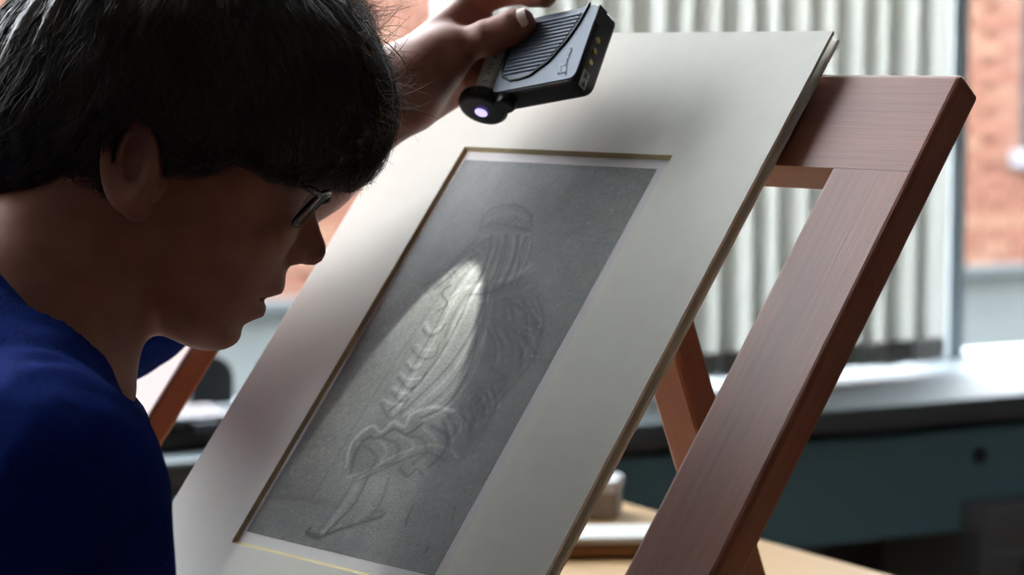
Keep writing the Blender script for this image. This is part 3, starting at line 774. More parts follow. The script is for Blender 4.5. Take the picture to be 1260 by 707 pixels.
def sdf_mesh(name, f, lo, hi, h, m, lip=1.25):
    """surface nets over the blocks the surface passes through"""
    lo = np.asarray(lo, float); B = 8; bs = B * h
    nb = np.ceil((np.asarray(hi, float) - lo) / bs).astype(int)
    I = np.stack(np.meshgrid(*[np.arange(n) for n in nb], indexing='ij'), -1).reshape(-1, 3)
    ctr = lo + (I + .5) * bs
    dc = np.concatenate([f(c) for c in np.array_split(ctr, max(1, len(ctr) // 150000))])
    I = I[np.abs(dc) < bs * .87 * lip + h]
    N = nb * B + 2
    off = np.stack(np.meshgrid(*[np.arange(B + 1)] * 3, indexing='ij'), -1).reshape(-1, 3)
    keys, pos, quads = [], [], []
    corner = np.array([[i, j, k] for i in (0, 1) for j in (0, 1) for k in (0, 1)])
    edges = [(a, b) for a in range(8) for b in range(a + 1, 8) if np.abs(corner[a] - corner[b]).sum() == 1]
    key = lambda c: (c[..., 0] * N[1] + c[..., 1]) * N[2] + c[..., 2]
    for ch in np.array_split(I, max(1, len(I) // 400)):
        if not len(ch): continue
        base = ch[:, None, :] * B + off[None]
        D = f((lo + base * h).reshape(-1, 3)).reshape(len(ch), B + 1, B + 1, B + 1)
        sg = D < 0
        cs = [D[:, i:B + i, j:B + j, k:B + k] for i, j, k in corner]
        st_ = np.stack([c < 0 for c in cs], 0).sum(0)
        act = np.argwhere((st_ > 0) & (st_ < 8))
        if not len(act): continue
        val = np.stack([c[tuple(act.T)] for c in cs], 1)
        acc = np.zeros((len(act), 3)); cnt = np.zeros(len(act))
        for a, b in edges:
            va, vb = val[:, a], val[:, b]; x = (va < 0) != (vb < 0)
            t = np.where(x, va / np.where(x, va - vb, 1), 0)
            acc += x[:, None] * (corner[a] + t[:, None] * (corner[b] - corner[a])); cnt += x
        g = ch[act[:, 0]] * B + act[:, 1:]
        keys.append(key(g)); pos.append(lo + (g + acc / cnt[:, None]) * h)
        for ax in range(3):
            sl0 = [slice(None), slice(0, B), slice(0, B), slice(0, B)]; sl1 = list(sl0); sl1[1 + ax] = slice(1, B + 1)
            s0, s1 = sg[tuple(sl0)], sg[tuple(sl1)]
            e = np.argwhere(s0 != s1)
            if not len(e): continue
            g = ch[e[:, 0]] * B + e[:, 1:]
            o1 = np.zeros(3, int); o2 = np.zeros(3, int); o1[(ax + 1) % 3] = 1; o2[(ax + 2) % 3] = 1
            q = np.stack([key(g - o1 - o2), key(g - o2), key(g), key(g - o1)], 1)
            flip = ~s0[tuple(e.T)]
            q[flip] = q[flip][:, ::-1]
            quads.append(q)
    keys = np.concatenate(keys); pos = np.concatenate(pos); quads = np.concatenate(quads)
    o = np.argsort(keys); keys = keys[o]; pos = pos[o]
    ix = np.searchsorted(keys, quads); ix = np.clip(ix, 0, len(keys) - 1)
    ok = (keys[ix] == quads).all(1)
    me = fastmesh(name, pos, ix[ok], m, True)
    return me, pos
def wob(P, s, seed):                                            # cheap smooth noise
    r = np.random.default_rng(seed); d = np.zeros(len(P))
    for i in range(5):
        k = r.normal(size=3) * s; d += np.sin(P @ k + r.random() * 6.28)
    return d / 5
def local(P, lo, hi, fn, pad=.06, far=.2):
    """evaluate fn only near its box"""
    lo = np.asarray(lo) - pad; hi = np.asarray(hi) + pad
    mk = ((P > lo) & (P < hi)).all(1)
    dd = np.linalg.norm(np.maximum(np.maximum(lo - P, P - hi), 0), axis=1) + pad
    if mk.any(): dd[mk] = fn(P[mk])
    return dd

# ================================================================= PERSON
PIT, YAW = math.radians(28), math.radians(9)
HO = at(185, 205, 1.38); HS = 1.38 / FPX
hx_ = RT * math.cos(PIT) - UP * math.sin(PIT); HU = RT * math.sin(PIT) + UP * math.cos(PIT)
HF = hx_ * math.cos(YAW) + FW * math.sin(YAW); HY = -hx_ * math.sin(YAW) + FW * math.cos(YAW)
HR = np.stack([HF, HY, HU])                                     # rows: forward, left, up of the head
def h2(px, py):
    dx, dz = (px - 185) * HS, (205 - py) * HS
    return ((dx * math.cos(PIT) - dz * math.sin(PIT)) / math.cos(YAW), dx * math.sin(PIT) + dz * math.cos(PIT))
def hw(f, y, u): return HO + HF * f + HY * y + HU * u           # metres, head frame to world
mm = .001
face_poly = [h2(*p) for p in ((351, 324), (348.5, 336), (348, 347), (346.5, 356), (343, 361), (333, 364), (321, 367.5), (323.5, 372), (324.5, 380), (321, 389), (310, 393), (297, 399),
             (293.5, 407), (293, 415), (287, 423), (276, 429), (260, 431.5), (246, 430), (234, 426.5), (220, 420), (205, 413), (190, 408), (174, 405))]
face_poly = [(60 * mm, 105 * mm), (80 * mm, 86 * mm), (92 * mm, 66 * mm), (98 * mm, 48 * mm), (98.5 * mm, 40 * mm), (94 * mm, 31 * mm), (92 * mm, 22 * mm), (92 * mm, 8 * mm), (94 * mm, -5 * mm)] + face_poly + \
    [(10 * mm, -82 * mm), (-12 * mm, -40 * mm), (-15 * mm, 40 * mm), (0, 90 * mm), (30 * mm, 108 * mm)]
nose_poly = [(82 * mm, 36 * mm), (95 * mm, 32 * mm)] + [h2(*p) for p in ((383, 252), (385, 260), (388, 271), (392, 285), (396.5, 297), (398, 305), (396.5, 313), (392, 320), (384, 325), (374, 325), (362, 323), (351, 325))] + [(84 * mm, -14 * mm)]
cheek_poly = [face_poly[0]] + face_poly[1:9] + [h2(346, 330), h2(334, 352), h2(318, 374), h2(302, 396)] + face_poly[face_poly.index(h2(293.5, 407)):]
CP = Poly2(cheek_poly, (-.06, -.13), (.15, .14))
FP = Poly2(face_poly, (-.06, -.13), (.15, .14)); NP = Poly2(nose_poly, (-.06, -.13), (.15, .14))
neck_lo = at(28, 418, 1.345); neck_mid = at(70, 336, 1.362); neck_hi = at(150, 225, 1.375)
def head_sdf(P):
    q = (P - HO) @ HR.T
    f, y, u = q[:, 0], q[:, 1], q[:, 2]
    ay = np.abs(y)
    cran = ell(q, (3 * mm, 0, 46 * mm), (93 * mm, 73 * mm, 78 * mm))
    kk = np.interp(u, [-.085, -.06, -.035, 0, .03, .07], [10.5, 11.5, 12.5, 8, 5.5, 6.5])
    ff = f + kk * y * y; tw = np.clip((ay - .010) / .016, 0, 1); tw = tw * tw * (3 - 2 * tw)
    fd = (FP(ff, u) * (1 - tw) + CP(ff, u) * tw) * .92
    W = np.interp(u, [-.09, -.06, -.03, 0, .04, .10], [.040, .050, .060, .066, .068, .066])
    fd = smax(fd, (ay - W) * .95, .024)
    d = smin(cran, fd, .016)
    # brow, cheekbone, sockets, lids
    ys = np.stack([f, ay, u], 1)
    d = smin(d, ell(ys, (81 * mm, 32 * mm, 2 * mm), (12 * mm, 20 * mm, 12 * mm)), .016)
    d = smax(d, -ell(ys, (103 * mm, 33 * mm, 24 * mm), (15 * mm, 17 * mm, 11 * mm)), .012)
    d = smin(d, np.linalg.norm(ys - np.array([75, 32, 23]) * mm, axis=1) - 13 * mm, .004)
    d = smin(d, ell(ys, (85 * mm, 26 * mm, 44 * mm), (9 * mm, 22 * mm, 6 * mm)), .012)
    # nose
    w = np.interp(u, [-.012, 0, .008, .02, .034], [.0105, .0105, .009, .0062, .007])
    n2 = NP(f, u); r = .0045
    a = np.maximum(n2 + r, 0); b = np.maximum(ay - w + r, 0)
    nd = np.sqrt(a * a + b * b) + np.minimum(np.maximum(n2 + r, ay - w + r), 0) - r
    d = smin(d, nd, .006)
    d = smin(d, ell(ys, (98 * mm, 11.5 * mm, -5 * mm), (9 * mm, 6.5 * mm, 7.5 * mm)), .004)
    d = smax(d, -ell(ys, (102.5 * mm, 6.5 * mm, -11.5 * mm), (5.5 * mm, 3 * mm, 4 * mm)), .002)
    # mouth corners draw back
    d = smax(d, -ell(ys, (98 * mm, 12 * mm, -39 * mm), (8 * mm, 13 * mm, 1.0 * mm)), .002)
    # ears
    for sd in (-1, 1):
        ca, sa = math.cos(math.radians(24)), math.sin(math.radians(24))
        e_up = np.array([-sa * 1.0, 0, ca]); e_fw0 = np.array([ca, 0, sa])
        e_out = unit(np.array([-.45, sd * .9, 0.0])); e_fw = unit(e_fw0 - e_out * np.dot(e_fw0, e_out)); e_up = unit(np.cross(e_out, e_fw)); e_up = e_up * np.sign(e_up[2])
        c = np.array([-9 * mm, sd * 77 * mm, 0])
        p = q - c; X = p @ e_fw; Z = p @ e_up; O = p @ e_out
        k0 = np.sqrt((X / .0145) ** 2 + ((Z - .003) / .027) ** 2)
        rim = np.sqrt(((k0 - 1) * .016) ** 2 + (O - .006) ** 2) - .0038
        wide = np.clip((Z + .028) / .02, 0, 1)
        pl = np.stack([X, O, Z], 1)
        bowl = ell(pl, (.001, -.003, .003), (.0155, .0035, .028))
        lobe = ell(pl, (.005, .001, -.026), (.0085, .004, .009))
        anti = np.sqrt((np.sqrt(((X - .002) / .0085) ** 2 + ((Z - .001) / .017) ** 2) - 1) ** 2 * .0001 + (O - .004) ** 2) - .0026
        trag = ell(pl, (.0130, .004, -.004), (.004, .003, .007))
        root = ell(pl, (.006, -.012, 0), (.010, .010, .022))
        e = smin(smin(smin(rim, bowl, .003), smin(lobe, anti, .002), .004), smin(trag, root, .004), .003)
        d = smin(d, e, .003)
    return d
# skeleton of the body
TF = unit([.84, .544, 0]); TLf = np.array([-TF[1], TF[0], 0])    # torso facing, its left
RSH = at(40, 614, 1.165); LSH = np.array([-.415, 1.425, EYE - .195])
LEL = at(142, 378, 1.585); LWR = at(484, 114, 1.515)
MID = (RSH + LSH) / 2
PEL = MID - TF * .30 - ZZ * .40
REL = RSH + TF * .03 - TLf * .07; REL[2] = TZ_ + .051; RWR = REL + TLf * .185 - TF * .055; RWR[2] = TZ_ + .036
CHE = MID - TF * .055 - ZZ * .10; BEL = (MID + PEL) / 2 - ZZ * .03
t_up = unit(MID - PEL); t_fw = unit(np.cross(TLf, t_up)); t_fw = t_fw * np.sign(np.dot(t_fw, TF))
TAX = np.stack([t_fw, TLf, t_up])
def torso_sdf(P, g=0.0):
    d = ell(P, CHE, (.100 + g, .150 + g, .170 + g), TAX)
    d = smin(d, ell(P, BEL, (.095 + g, .128 + g, .16 + g), TAX), .06)
    d = smin(d, ell(P, PEL, (.105 + g, .155 + g, .11 + g), TAX), .06)
    d = smin(d, cone(P, MID - TF * .02 - ZZ * .01, RSH, .070 + g, .052 + g), .05)
    d = smin(d, cone(P, MID - TF * .02 - ZZ * .01, LSH, .070 + g, .050 + g), .05)
    d = smin(d, cone(P, neck_lo - TF * .01 - ZZ * .01, RSH - ZZ * .01, .052 + g, .046 + g), .05)
    return d
def neck_sdf(P):
    d = chain(P, [neck_lo - ZZ * .03, neck_lo, neck_mid, neck_hi], [.062, .058, .0515, .051], .03)
    return d
# left hand gripping the lamp: thumb on the face, fingers behind it
def df(px, py, k): a, b = dab(px, py, k); return dp(a, b, k)
th = [at(513, 98, 1.500), df(556, 60, .013), df(604, 45, .0105), df(634, 31.5, .0085), df(643, 28.5, .0080)]
th_r = [.018, .0125, .0105, .0098, .0082]
KB = -LT - .0085                                                # finger centre line behind the lamp
idx_ = [at(503, 92, 1.520), at(586, -2, 1.537), at(626, -13, 1.520), at(655, -9, 1.503), at(671, -4, 1.493)]
def fing(a0, b0, a1, b1, a2, b2, a3, b3, mx): return [LWR + (mx - LWR) * .25, mx, dp(a0, b0, KB), dp(a1, b1, KB), dp(a2, b2, KB)]
mc = [at(586, -2, 1.537), at(570, 28, 1.545), at(561, 56, 1.550), at(557, 82, 1.548)]
f2 = [LWR + BU * .004, mc[1], dp(-.066, .053, KB - .006), dp(-.046, .053, KB - .001), dp(-.030, .052, KB)]
f3 = [LWR, mc[2], dp(-.070, .040, KB - .006), dp(-.049, .041, KB - .001), dp(-.032, .041, KB)]
f4 = [LWR - BU * .006, mc[3], dp(-.076, .028, KB - .005), dp(-.060, .029, KB - .001), dp(-.046, .029, KB)]
fr_ = [.016, .0118, .0098, .0086, .0072]
def hand_l(P):
    d = chain(P, th, th_r, .008)
    palm = None
    for a, c in zip([idx_[1]] + mc[1:3], mc[1:]):
        x = cone(P, (a + c) / 2, LWR + (a - LWR) * .22, .0125, .019); palm = x if palm is None else smin(palm, x, .012)
    palm = smin(palm, cone(P, mc[3], LWR - BU * .006, .013, .018), .012)
    palm = smin(palm, cone(P, at(538, 76, 1.508), at(500, 112, 1.515), .019, .021), .014)
    palm = smin(palm, cone(P, at(512, 132, 1.530), at(556, 112, 1.545), .0150, .0115), .006)
    d = smin(d, palm, .010)
    for c, s in ((idx_, 1.02), (f2, 1.02), (f3, .97), (f4, .86)):
        d = smin(d, chain(P, c[1:], [r * s for r in fr_[1:]], .004), .0045)
    # knuckle creases of the thumb
    for t in (.42, .52, .60):
        c = th[2] + (th[3] - th[2]) * (t - .35)
        d = d + .0005 * np.exp(-(((P - c) @ unit(th[3] - th[2])) / .0011) ** 2) * (np.linalg.norm(P - c, axis=1) < .02)
    return d
def arm_l(P):
    d = chain(P, [LSH, LEL, LEL + (LWR - LEL) * .3, LEL + (LWR - LEL) * .7, LWR], [.048, .041, .042, .034, .0265], .02)
    return d
# right hand resting on the table
RH0 = RWR; HDR = unit(TLf - TF * .25); HSD = unit(np.cross(HDR, ZZ)); HUP = ZZ
def hand_r(P):
    d = chain(P, [RSH, REL, REL + (RWR - REL) * .35, RWR], [.048, .040, .040, .027], .02)
    for i, (o, L_) in enumerate(((-.027, .062), (-.009, .072), (.009, .076), (.027, .070))):
        k = RH0 + HDR * .085 + HSD * o; e1 = k + HDR * L_ * .5 - HUP * .010 + HSD * o * .1; e2 = e1 + HDR * L_ * .4 - HUP * .008
        d = smin(d, cone(P, RH0 + HSD * o * .5, k, .019, .0115), .012)
        d = smin(d, chain(P, [k, e1, e2], [.0105, .009, .0072], .004), .004)
    k = RH0 + HDR * .03 - HSD * -.03
    d = smin(d, chain(P, [RH0 + HDR * .012, k + HDR * .02 + HSD * .018, k + HDR * .055 + HSD * .03 - HUP * .01], [.018, .0125, .0085], .008), .008)
    return d
lo_h = np.min([hw(f, y, u) for f in (-.1, .13) for y in (-.1, .1) for u in (-.1, .14)], 0); hi_h = np.max([hw(f, y, u) for f in (-.1, .13) for y in (-.1, .1) for u in (-.1, .14)], 0)
pts_l = np.array([LSH, LEL, LWR] + th + idx_ + f2 + f3 + f4)
hnd = np.array([LWR] + th + idx_ + f2 + f3 + f4)
pts_r = np.array([RSH, REL, RWR, RWR + HDR * .2])
def body_sdf(P):
    d = local(P, lo_h, hi_h, head_sdf)
    d = smin(d, local(P, np.min([neck_lo, neck_hi], 0) - .06, np.max([neck_lo, neck_hi], 0) + .06, neck_sdf), .012)
    d = smin(d, local(P, np.min([MID, PEL], 0) - .22, np.max([MID, PEL], 0) + .22, lambda p: torso_sdf(p, -.012)), .03)
    d = smin(d, smin(local(P, pts_l[:3].min(0) - .05, pts_l[:3].max(0) + .05, arm_l), local(P, hnd.min(0) - .02, hnd.max(0) + .02, hand_l, .03), .014), .012)
    d = smin(d, local(P, pts_r.min(0) - .06, pts_r.max(0) + .06, hand_r), .012)
    return d
m_skin = bpy.data.materials.new('skin'); m_skin.use_nodes = True
nt = m_skin.node_tree; b = nt.nodes['Principled BSDF']
nz = nt.nodes.new('ShaderNodeTexNoise'); nz.inputs['Scale'].default_value = 45; nz.inputs['Detail'].default_value = 5
tc = nt.nodes.new('ShaderNodeTexCoord'); cr = nt.nodes.new('ShaderNodeValToRGB')
cr.color_ramp.elements[0].position = .35; cr.color_ramp.elements[0].color = srgb(146, 92, 76); cr.color_ramp.elements[1].position = .7; cr.color_ramp.elements[1].color = srgb(164, 108, 90)
nz2 = nt.nodes.new('ShaderNodeTexNoise'); nz2.inputs['Scale'].default_value = 900; bmp = nt.nodes.new('ShaderNodeBump'); bmp.inputs['Strength'].default_value = .15; bmp.inputs['Distance'].default_value = .0005
nt.links.new(tc.outputs['Object'], nz.inputs['Vector']); nt.links.new(tc.outputs['Object'], nz2.inputs['Vector']); nt.links.new(nz.outputs['Fac'], cr.inputs['Fac'])
nt.links.new(cr.outputs['Color'], b.inputs['Base Color']); nt.links.new(nz2.outputs['Fac'], bmp.inputs['Height']); nt.links.new(bmp.outputs['Normal'], b.inputs['Normal'])
b.inputs['Roughness'].default_value = .5; b.inputs['Specular IOR Level'].default_value = .35
person = thing('person', 'dark-haired person in a navy blue jumper bending over the drawing with a lamp', 'person', (PEL[0], PEL[1], 0))
allp = np.concatenate([pts_l, pts_r, [lo_h, hi_h, PEL - .18, PEL + .18, MID - .2]])
me, _ = sdf_mesh('body', body_sdf, allp.min(0) - .03, allp.max(0) + .03, .0022, m_skin)
link('body', me, None, person)
# thumbnail and fingernails
m_nail = mat('nail', srgb(226, 196, 186), .25, srgb(232, 204, 194))
def nail(c, d_, out, L_, w):
    d_ = unit(d_); out = unit(out - d_ * np.dot(out, d_)); sx = np.cross(d_, out); V = []; F = []
    nu, nv = 7, 7
    for i in range(nu):
        for j in range(nv):
            x = (i / (nu - 1) - .5); y = (j / (nv - 1) - .5) * 2
            ww = w * (1 - .25 * max(0, abs(x) - .2) ** 2 * 8)
            V.append(c + d_ * x * L_ + sx * y * ww + out * (-.42 * (y * ww) ** 2 / w))
    for i in range(nu - 1):
        for j in range(nv - 1): F.append((i * nv + j, (i + 1) * nv + j, (i + 1) * nv + j + 1, i * nv + j + 1))
    n = len(V); V += [v - out * .0008 for v in V]
    F += [tuple(x + n for x in f)[::-1] for f in F]
    return link('nail', pyd('nail', V, F, m_nail, True), None, person)
tn = unit(-FW + UP * .30 - RT * .05)
nail(th[3] + (th[4] - th[3]) * .15 + tn * .0112, th[4] - th[2], tn, .0140, .0064)

# ---------------------------------------------------------------- jumper
m_wool = mat('navy_wool', srgb(14, 34, 100), .95, srgb(21, 45, 122), (90, 90, 90), 6, bump=.9, spec=.03, bscale=(700, 700, 700))
cA, cB, cC = at(0, 330, 1.315), at(122, 458, 1.310), at(92, 400, 1.43)
cn = unit(np.cross(cB - cA, cC - cA))
if np.dot(cn, neck_hi - neck_lo) < 0: cn = -cn
n_ax = unit(neck_hi - neck_lo)
s_end = LEL + (LWR - LEL) * .15; s_dir = unit(LWR - LEL)
def jumper_sdf(P):
    d = torso_sdf(P, .004)
    d = smin(d, chain(P, [neck_lo - ZZ * .05, neck_lo, neck_mid], [.072, .066, .060], .03), .035)
    sl = chain(P, [LSH, LEL, s_end + s_dir * .03], [.056, .047, .047], .02)
    sl = np.maximum(sl, (P - s_end) @ s_dir)
    d = smin(d, sl, .03)
    sr = chain(P, [RSH, REL, REL + (RWR - REL) * .35, RWR], [.0575, .047, .046, .033], .02)
    sr = np.maximum(sr, (P - RWR) @ unit(RWR - REL) + .005)
    d = smin(d, sr, .03)
    d = d + .0022 * wob(P, 55, 3) + .0012 * wob(P, 130, 4)
    pl = (P - cA) @ cn
    w = P - neck_lo; rad = np.linalg.norm(w - (w @ n_ax)[:, None] * n_ax, axis=1) - .094
    return smax(d, -np.maximum(-pl, rad), .003)
jp = np.array([LSH, LEL, s_end, RSH, REL, RWR, PEL, MID, neck_mid])
me, _ = sdf_mesh('jumper', jumper_sdf, jp.min(0) - .22, jp.max(0) + .2, .004, m_wool)
tag(link('jumper', me, None, person), 'navy blue knitted jumper with a round neck')
# ---------------------------------------------------------------- trousers, shoes
hips = [PEL - ZZ * .02 + TLf * s * .085 for s in (-1, 1)]
knee = [h_ + TF * .40 + TLf * s * .02 - ZZ * .05 for h_, s in zip(hips, (-1, 1))]
ankl = [np.array([k[0], k[1], .10]) - TF * .03 for k in knee]
def trousers_sdf(P):
    d = ell(P, PEL - t_up * .02, (.122, .170, .105), TAX)
    for h_, k, a in zip(hips, knee, ankl):
        d = smin(d, chain(P, [h_, k, (k + a) / 2, a], [.085, .062, .056, .05], .03), .03)
    return d + .002 * wob(P, 40, 8)
tpz = np.array(hips + knee + ankl)
me, _ = sdf_mesh('trousers', trousers_sdf, tpz.min(0) - .13, tpz.max(0) + .17, .009, mat('dark_trousers', srgb(36, 36, 42), .9, srgb(44, 44, 50), (60, 60, 60), bump=.4))
link('trousers', me, None, person)
m_shoe = mat('black_leather', srgb(22, 20, 20), .4, srgb(28, 26, 25), (40, 40, 40), bump=.1)
for a in ankl:
    c = np.array([a[0], a[1], 0])
    def shoe_sdf(P):
        d = smin(cone(P, c + ZZ * .045, c + TF * .15 + ZZ * .035, .042, .036), cone(P, c + ZZ * .05, c + ZZ * .11, .04, .045), .03)
        return np.maximum(d, -P[:, 2] + .002)
    me, _ = sdf_mesh('shoe', shoe_sdf, c + np.array([-.15, -.15, -.02]), c + np.array([.25, .25, .2]), .006, m_shoe)
    link('shoe', me, None, person)
# the stool the person sits on
sz = PEL[2] - .118
stool = thing('stool', 'round wooden stool under the seated person', 'stool', (PEL[0], PEL[1], 0))
link('seat', cyl_mesh('seat', [(.165, sz - .03), (.175, sz - .022), (.175, sz - .008), (.165, sz)], m_leg, 40), T((PEL[0], PEL[1], 0)), stool)
for s in (-1, 1):
    for t in (-1, 1):
        a0 = np.array([PEL[0], PEL[1], 0]) + TF * s * .15 + TLf * t * .15; a1 = np.array([PEL[0], PEL[1], sz - .03]) + TF * s * .10 + TLf * t * .10
        link('leg', tube_mesh('leg', [a0, (a0 + a1) / 2, a1], [.014, .017, .017], m_leg, 14), None, stool)

# ---------------------------------------------------------------- hair
hair_px = [(452, 206), (444, 215), (430, 222), (416, 225), (400, 221), (378, 219), (350, 220), (322, 213), (300, 200), (284, 195), (262, 204), (232, 208), (206, 206), (204, 188), (196, 166), (176, 150), (156, 158), (142, 182), (138, 208),
           (140, 236), (126, 258), (90, 262), (50, 254), (14, 250), (-50, 262), (-110, 200), (-110, 40), (-20, -100), (200, -160), (340, -120), (420, -50), (440, 0), (450, 40), (466, 85), (479, 120), (476, 150), (468, 176), (459, 198)]
hair_poly = [h2(*p) for p in hair_px]
HPY = Poly2(hair_poly, (-.2, -.16), (.2, .24), 360)
CRN = np.array([-.035, 0, .135])                                # crown, where the hair parts
def hair_core(q):
    d = ell(q, (5 * mm, 0, 50 * mm), (117 * mm, 97 * mm, 99 * mm))
    d = smin(d, ell(q, (74 * mm, 0, 88 * mm), (52 * mm, 68 * mm, 58 * mm)), .03)
    d = smin(d, ell(q, (-70 * mm, 0, 0 * mm), (48 * mm, 66 * mm, 62 * mm)), .03)
    return smax(d, HPY(q[:, 0], q[:, 2]), .010)
def hair_sdf(P):
    q = (P - HO) @ HR.T
    d = hair_core(q)
    v = q - CRN; v = v / np.maximum(np.linalg.norm(v, axis=1), 1e-6)[:, None]
    az = np.arctan2(v[:, 1], v[:, 0]); el = np.arccos(np.clip(v[:, 2], -1, 1))
    s = np.sin(az * 31 + 2.2 * np.sin(el * 7 + az * 3)) * .5 + np.sin(az * 67 + 1.5 * np.sin(el * 9)) * .3
    return d + .0022 * s * np.clip(el, 0, 1) + .003 * wob(P, 60, 21)
m_hair = bpy.data.materials.new('dark_brown_hair'); m_hair.use_nodes = True
nt = m_hair.node_tree; b = nt.nodes['Principled BSDF']
nz = nt.nodes.new('ShaderNodeTexNoise'); nz.inputs['Scale'].default_value = 120; tc = nt.nodes.new('ShaderNodeTexCoord'); cr = nt.nodes.new('ShaderNodeValToRGB')
cr.color_ramp.elements[0].color = srgb(30, 22, 17); cr.color_ramp.elements[1].color = srgb(62, 46, 34)
nt.links.new(tc.outputs['Object'], nz.inputs['Vector']); nt.links.new(nz.outputs['Fac'], cr.inputs['Fac']); nt.links.new(cr.outputs['Color'], b.inputs['Base Color'])
b.inputs['Roughness'].default_value = .42; b.inputs['Specular IOR Level'].default_value = .5
m_wisp = bpy.data.materials.new('fine_hair_backlit'); m_wisp.use_nodes = True
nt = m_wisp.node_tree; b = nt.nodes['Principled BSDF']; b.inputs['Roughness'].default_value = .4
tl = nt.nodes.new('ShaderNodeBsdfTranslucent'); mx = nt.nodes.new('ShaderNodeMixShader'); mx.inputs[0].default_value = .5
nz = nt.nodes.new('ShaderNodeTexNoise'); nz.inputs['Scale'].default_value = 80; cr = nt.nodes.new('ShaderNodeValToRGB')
cr.color_ramp.elements[0].color = srgb(84, 62, 46); cr.color_ramp.elements[1].color = srgb(146, 114, 86)  # same hair made paler: backlight put into the colour, besides the translucency
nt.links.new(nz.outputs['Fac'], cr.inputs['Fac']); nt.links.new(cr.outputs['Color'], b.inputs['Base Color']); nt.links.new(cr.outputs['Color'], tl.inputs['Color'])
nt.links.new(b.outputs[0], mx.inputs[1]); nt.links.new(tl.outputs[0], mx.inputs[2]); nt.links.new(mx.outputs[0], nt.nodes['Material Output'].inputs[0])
hb = np.array([hw(f, y, u) for f in (-.16, .15) for y in (-.11, .11) for u in (-.1, .16)])
me, hp = sdf_mesh('hair', hair_sdf, hb.min(0), hb.max(0), .0026, m_hair)
hair = link('hair', me, None, person)
def grad(f, P, e=.002):
    g = np.stack([f(P + np.eye(3)[i] * e) - f(P - np.eye(3)[i] * e) for i in range(3)], 1)
    return g / np.maximum(np.linalg.norm(g, axis=1), 1e-9)[:, None]
hc = lambda P: hair_core((P - HO) @ HR.T)
def strands(n, steps, step, lift, curl, seed, sel=None):
    r = np.random.default_rng(seed)
    pool = hp if sel is None else hp[sel]
    P = pool[r.integers(0, len(pool), n)].copy()
    cw = HO + CRN @ HR
    out = []; ph = r.random((n, 3)) * 6.28; fr = r.uniform(.5, 1.4, (n, 3))
    tg = r.normal(size=(n, 3)) * .25
    hgt_ = r.uniform(.0, 1, n) * lift
    for k in range(steps):
        g = grad(hc, P); d0 = hc(P)
        P = P - g * (d0 - (.0008 + hgt_ * (k / steps) ** 1.5))[:, None]
        out.append(P.copy())
        fl = P - cw; fl = fl / np.linalg.norm(fl, axis=1)[:, None] + tg + curl * np.sin(ph + fr * k)
        fl = fl - g * np.sum(fl * g, 1)[:, None]
        P = P + fl / np.maximum(np.linalg.norm(fl, axis=1), 1e-6)[:, None] * step
    return np.stack(out, 1)
def strand_mesh(name, S_, r0, m):
    n, k, _ = S_.shape
    t = np.gradient(S_, axis=1); t /= np.maximum(np.linalg.norm(t, axis=2), 1e-9)[..., None]
    a = np.cross(t, np.array([.31, .2, .93])); a /= np.maximum(np.linalg.norm(a, axis=2), 1e-9)[..., None]; c = np.cross(t, a)
    rad = r0 * (1 - .75 * np.linspace(0, 1, k) ** 2)[None, :, None, None]
    ang = np.array([0, 2.094, 4.189])
    V = S_[:, :, None, :] + rad * (a[:, :, None, :] * np.cos(ang)[None, None, :, None] + c[:, :, None, :] * np.sin(ang)[None, None, :, None])
    ii = np.arange(n * k * 3).reshape(n, k, 3); Q = []
    for j in range(3):
        j2 = (j + 1) % 3
        Q.append(np.stack([ii[:, :-1, j], ii[:, :-1, j2], ii[:, 1:, j2], ii[:, 1:, j]], -1).reshape(-1, 4))
    return fastmesh(name, V.reshape(-1, 3), np.concatenate(Q), m)
S_ = strands(5200, 9, .0065, .006, .25, 31)
tag(link('hair_strands', strand_mesh('hair_strands', S_, .00028, m_hair), None, hair), kind='stuff')
# loose curly wisps over the forehead, lit through from the window
r = np.random.default_rng(77); W_ = []
for i in range(620):
    py = r.uniform(-40, 185); px = np.interp(py, [-40, 0, 60, 120, 185], [430, 436, 450, 474, 462]) - r.random() * 8
    p = at(px, py, 1.38 + r.normal() * .04); ang = r.uniform(-1.5, 1.0); L_ = r.uniform(.010, .042) * (1.0 if py < 130 else .5); cur = r.normal() * 75; bend = r.normal() * .6
    pts = []
    for k in range(12):
        pts.append(p.copy()); ang2 = ang + cur * k * L_ / 12
        p = p + (RT * math.cos(ang2) + UP * math.sin(ang2) + FW * bend * .5) * L_ / 12
    W_.append(pts)
for i in range(140):                                             # stray hairs along the fringe and the nape
    if i < 140: px, py, a0 = r.uniform(330, 462), 0, r.uniform(-2.2, -.9); py = np.interp(px, [330, 380, 416, 445, 462], [212, 216, 222, 212, 196])
    else: px = r.uniform(-5, 130); py = np.interp(px, [0, 50, 90, 130], [247, 251, 258, 250]); a0 = r.uniform(-2.3, -.7)
    p = at(px, py, (1.345 if i < 140 else 1.30) + r.normal() * .02); cur = r.normal() * 50; L_ = r.uniform(.006, .016); pts = []
    for k in range(12):
        pts.append(p.copy()); p = p + (RT * math.cos(a0 + cur * k * L_ / 12) + UP * math.sin(a0 + cur * k * L_ / 12)) * L_ / 12
    W_.append(pts)
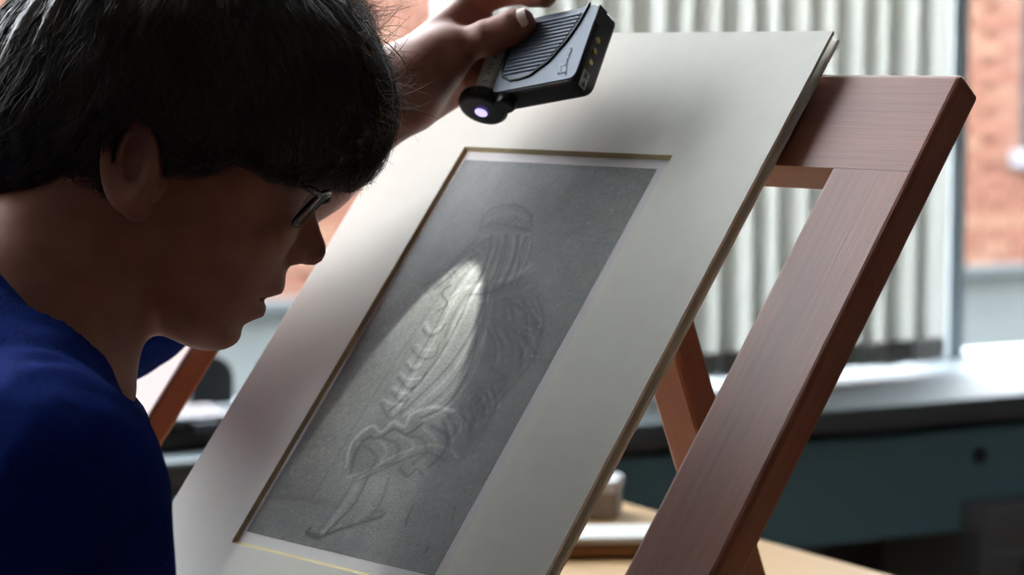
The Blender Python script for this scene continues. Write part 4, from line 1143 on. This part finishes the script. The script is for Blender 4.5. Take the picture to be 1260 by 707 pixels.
for pts in ([(446, 38), (470, 50), (488, 66), (500, 84), (505, 97)], [(452, 55), (474, 72), (490, 88), (499, 95)], [(447, 0), (449, 14), (447, 30)], [(440, 205), (447, 214), (443, 222), (432, 228)], [(452, 196), (449, 210), (440, 221)],
            [(444, 190), (446, 206), (444, 218), (436, 226)]):
    c = np.array([at(x, y, 1.375) for x, y in pts]); tt = np.linspace(0, len(c) - 1, 12)
    i0 = np.clip(tt.astype(int), 0, len(c) - 2); f_ = (tt - i0)[:, None]
    pm = np.concatenate([c[:1] * 2 - c[1:2], c, c[-1:] * 2 - c[-2:-1]])
    p0, p1, p2, p3 = pm[i0], pm[i0 + 1], pm[i0 + 2], pm[i0 + 3]
    cc = .5 * (2 * p1 + (p2 - p0) * f_ + (2 * p0 - 5 * p1 + 4 * p2 - p3) * f_ ** 2 + (3 * p1 - p0 - 3 * p2 + p3) * f_ ** 3)
    for k in range(4): W_.append(cc + r.normal(size=3) * .0006)
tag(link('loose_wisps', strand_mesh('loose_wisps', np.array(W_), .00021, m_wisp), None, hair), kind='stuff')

# ---------------------------------------------------------------- spectacles
m_frm = mat('spectacle_frame', srgb(34, 16, 16), .25, srgb(60, 22, 22), (60, 60, 60))
m_lens = bpy.data.materials.new('spectacle_lens'); m_lens.use_nodes = True
nt = m_lens.node_tree; nt.nodes.clear()
o_ = nt.nodes.new('ShaderNodeOutputMaterial'); mx = nt.nodes.new('ShaderNodeMixShader'); tr = nt.nodes.new('ShaderNodeBsdfTransparent'); gl = nt.nodes.new('ShaderNodeBsdfGlossy')
gl.inputs['Roughness'].default_value = .03; mx.inputs[0].default_value = .08; tr.inputs['Color'].default_value = (.92, .93, .93, 1)
nt.links.new(tr.outputs[0], mx.inputs[1]); nt.links.new(gl.outputs[0], mx.inputs[2]); nt.links.new(mx.outputs[0], o_.inputs[0])
def gpt(y, u, d=0): return hw((97.5 + .30 * (u - 24) - .0022 * y * y + d) * mm, y * mm, u * mm)
spec = thing('spectacles', 'dark narrow-framed spectacles worn on the face', 'glasses', gpt(0, 24))
for sd in (-1, 1):
    out = []
    for t in np.linspace(0, 2 * math.pi, 37)[:-1]:
        cx_, sx_ = math.cos(t), math.sin(t)
        out.append((sd * 33 + 25 * np.sign(cx_) * abs(cx_) ** .6, 23.5 + 13.5 * np.sign(sx_) * abs(sx_) ** .6))
    pts = [gpt(y, u) for y, u in out]
    link('rim', tube_mesh('rim', pts + pts[:2], .0015, m_frm, 8), None, spec)
    n = len(pts); c = np.mean(pts, 0); V = [p for p in pts] + [c] + [p + HF * .0012 for p in pts] + [c + HF * .0018]
    F = [(i, (i + 1) % n, n) for i in range(n)] + [((i + 1) % n + n + 1, i + n + 1, 2 * n + 1) for i in range(n)] + [(i, i + n + 1, (i + 1) % n + n + 1, (i + 1) % n) for i in range(n)]
    link('lens', pyd('lens', V, F, m_lens, True), None, spec)
    tmp = [gpt(sd * 58, 33), hw(82 * mm, sd * 70 * mm, 33.5 * mm), hw(55 * mm, sd * 75 * mm, 31 * mm), hw(20 * mm, sd * 77 * mm, 28 * mm), hw(0, sd * 76 * mm, 26 * mm), hw(-14 * mm, sd * 74 * mm, 14 * mm), hw(-18 * mm, sd * 73 * mm, -4 * mm)]
    link('temple', tube_mesh('temple', tmp, [.0022, .0022, .0018, .0016, .0015, .0015, .0014], m_frm, 8), None, spec)
link('bridge', tube_mesh('bridge', [gpt(-8.5, 28), gpt(-4, 32, 3), gpt(0, 33, 4), gpt(4, 32, 3), gpt(8.5, 28)], .0014, m_frm, 8), None, spec)
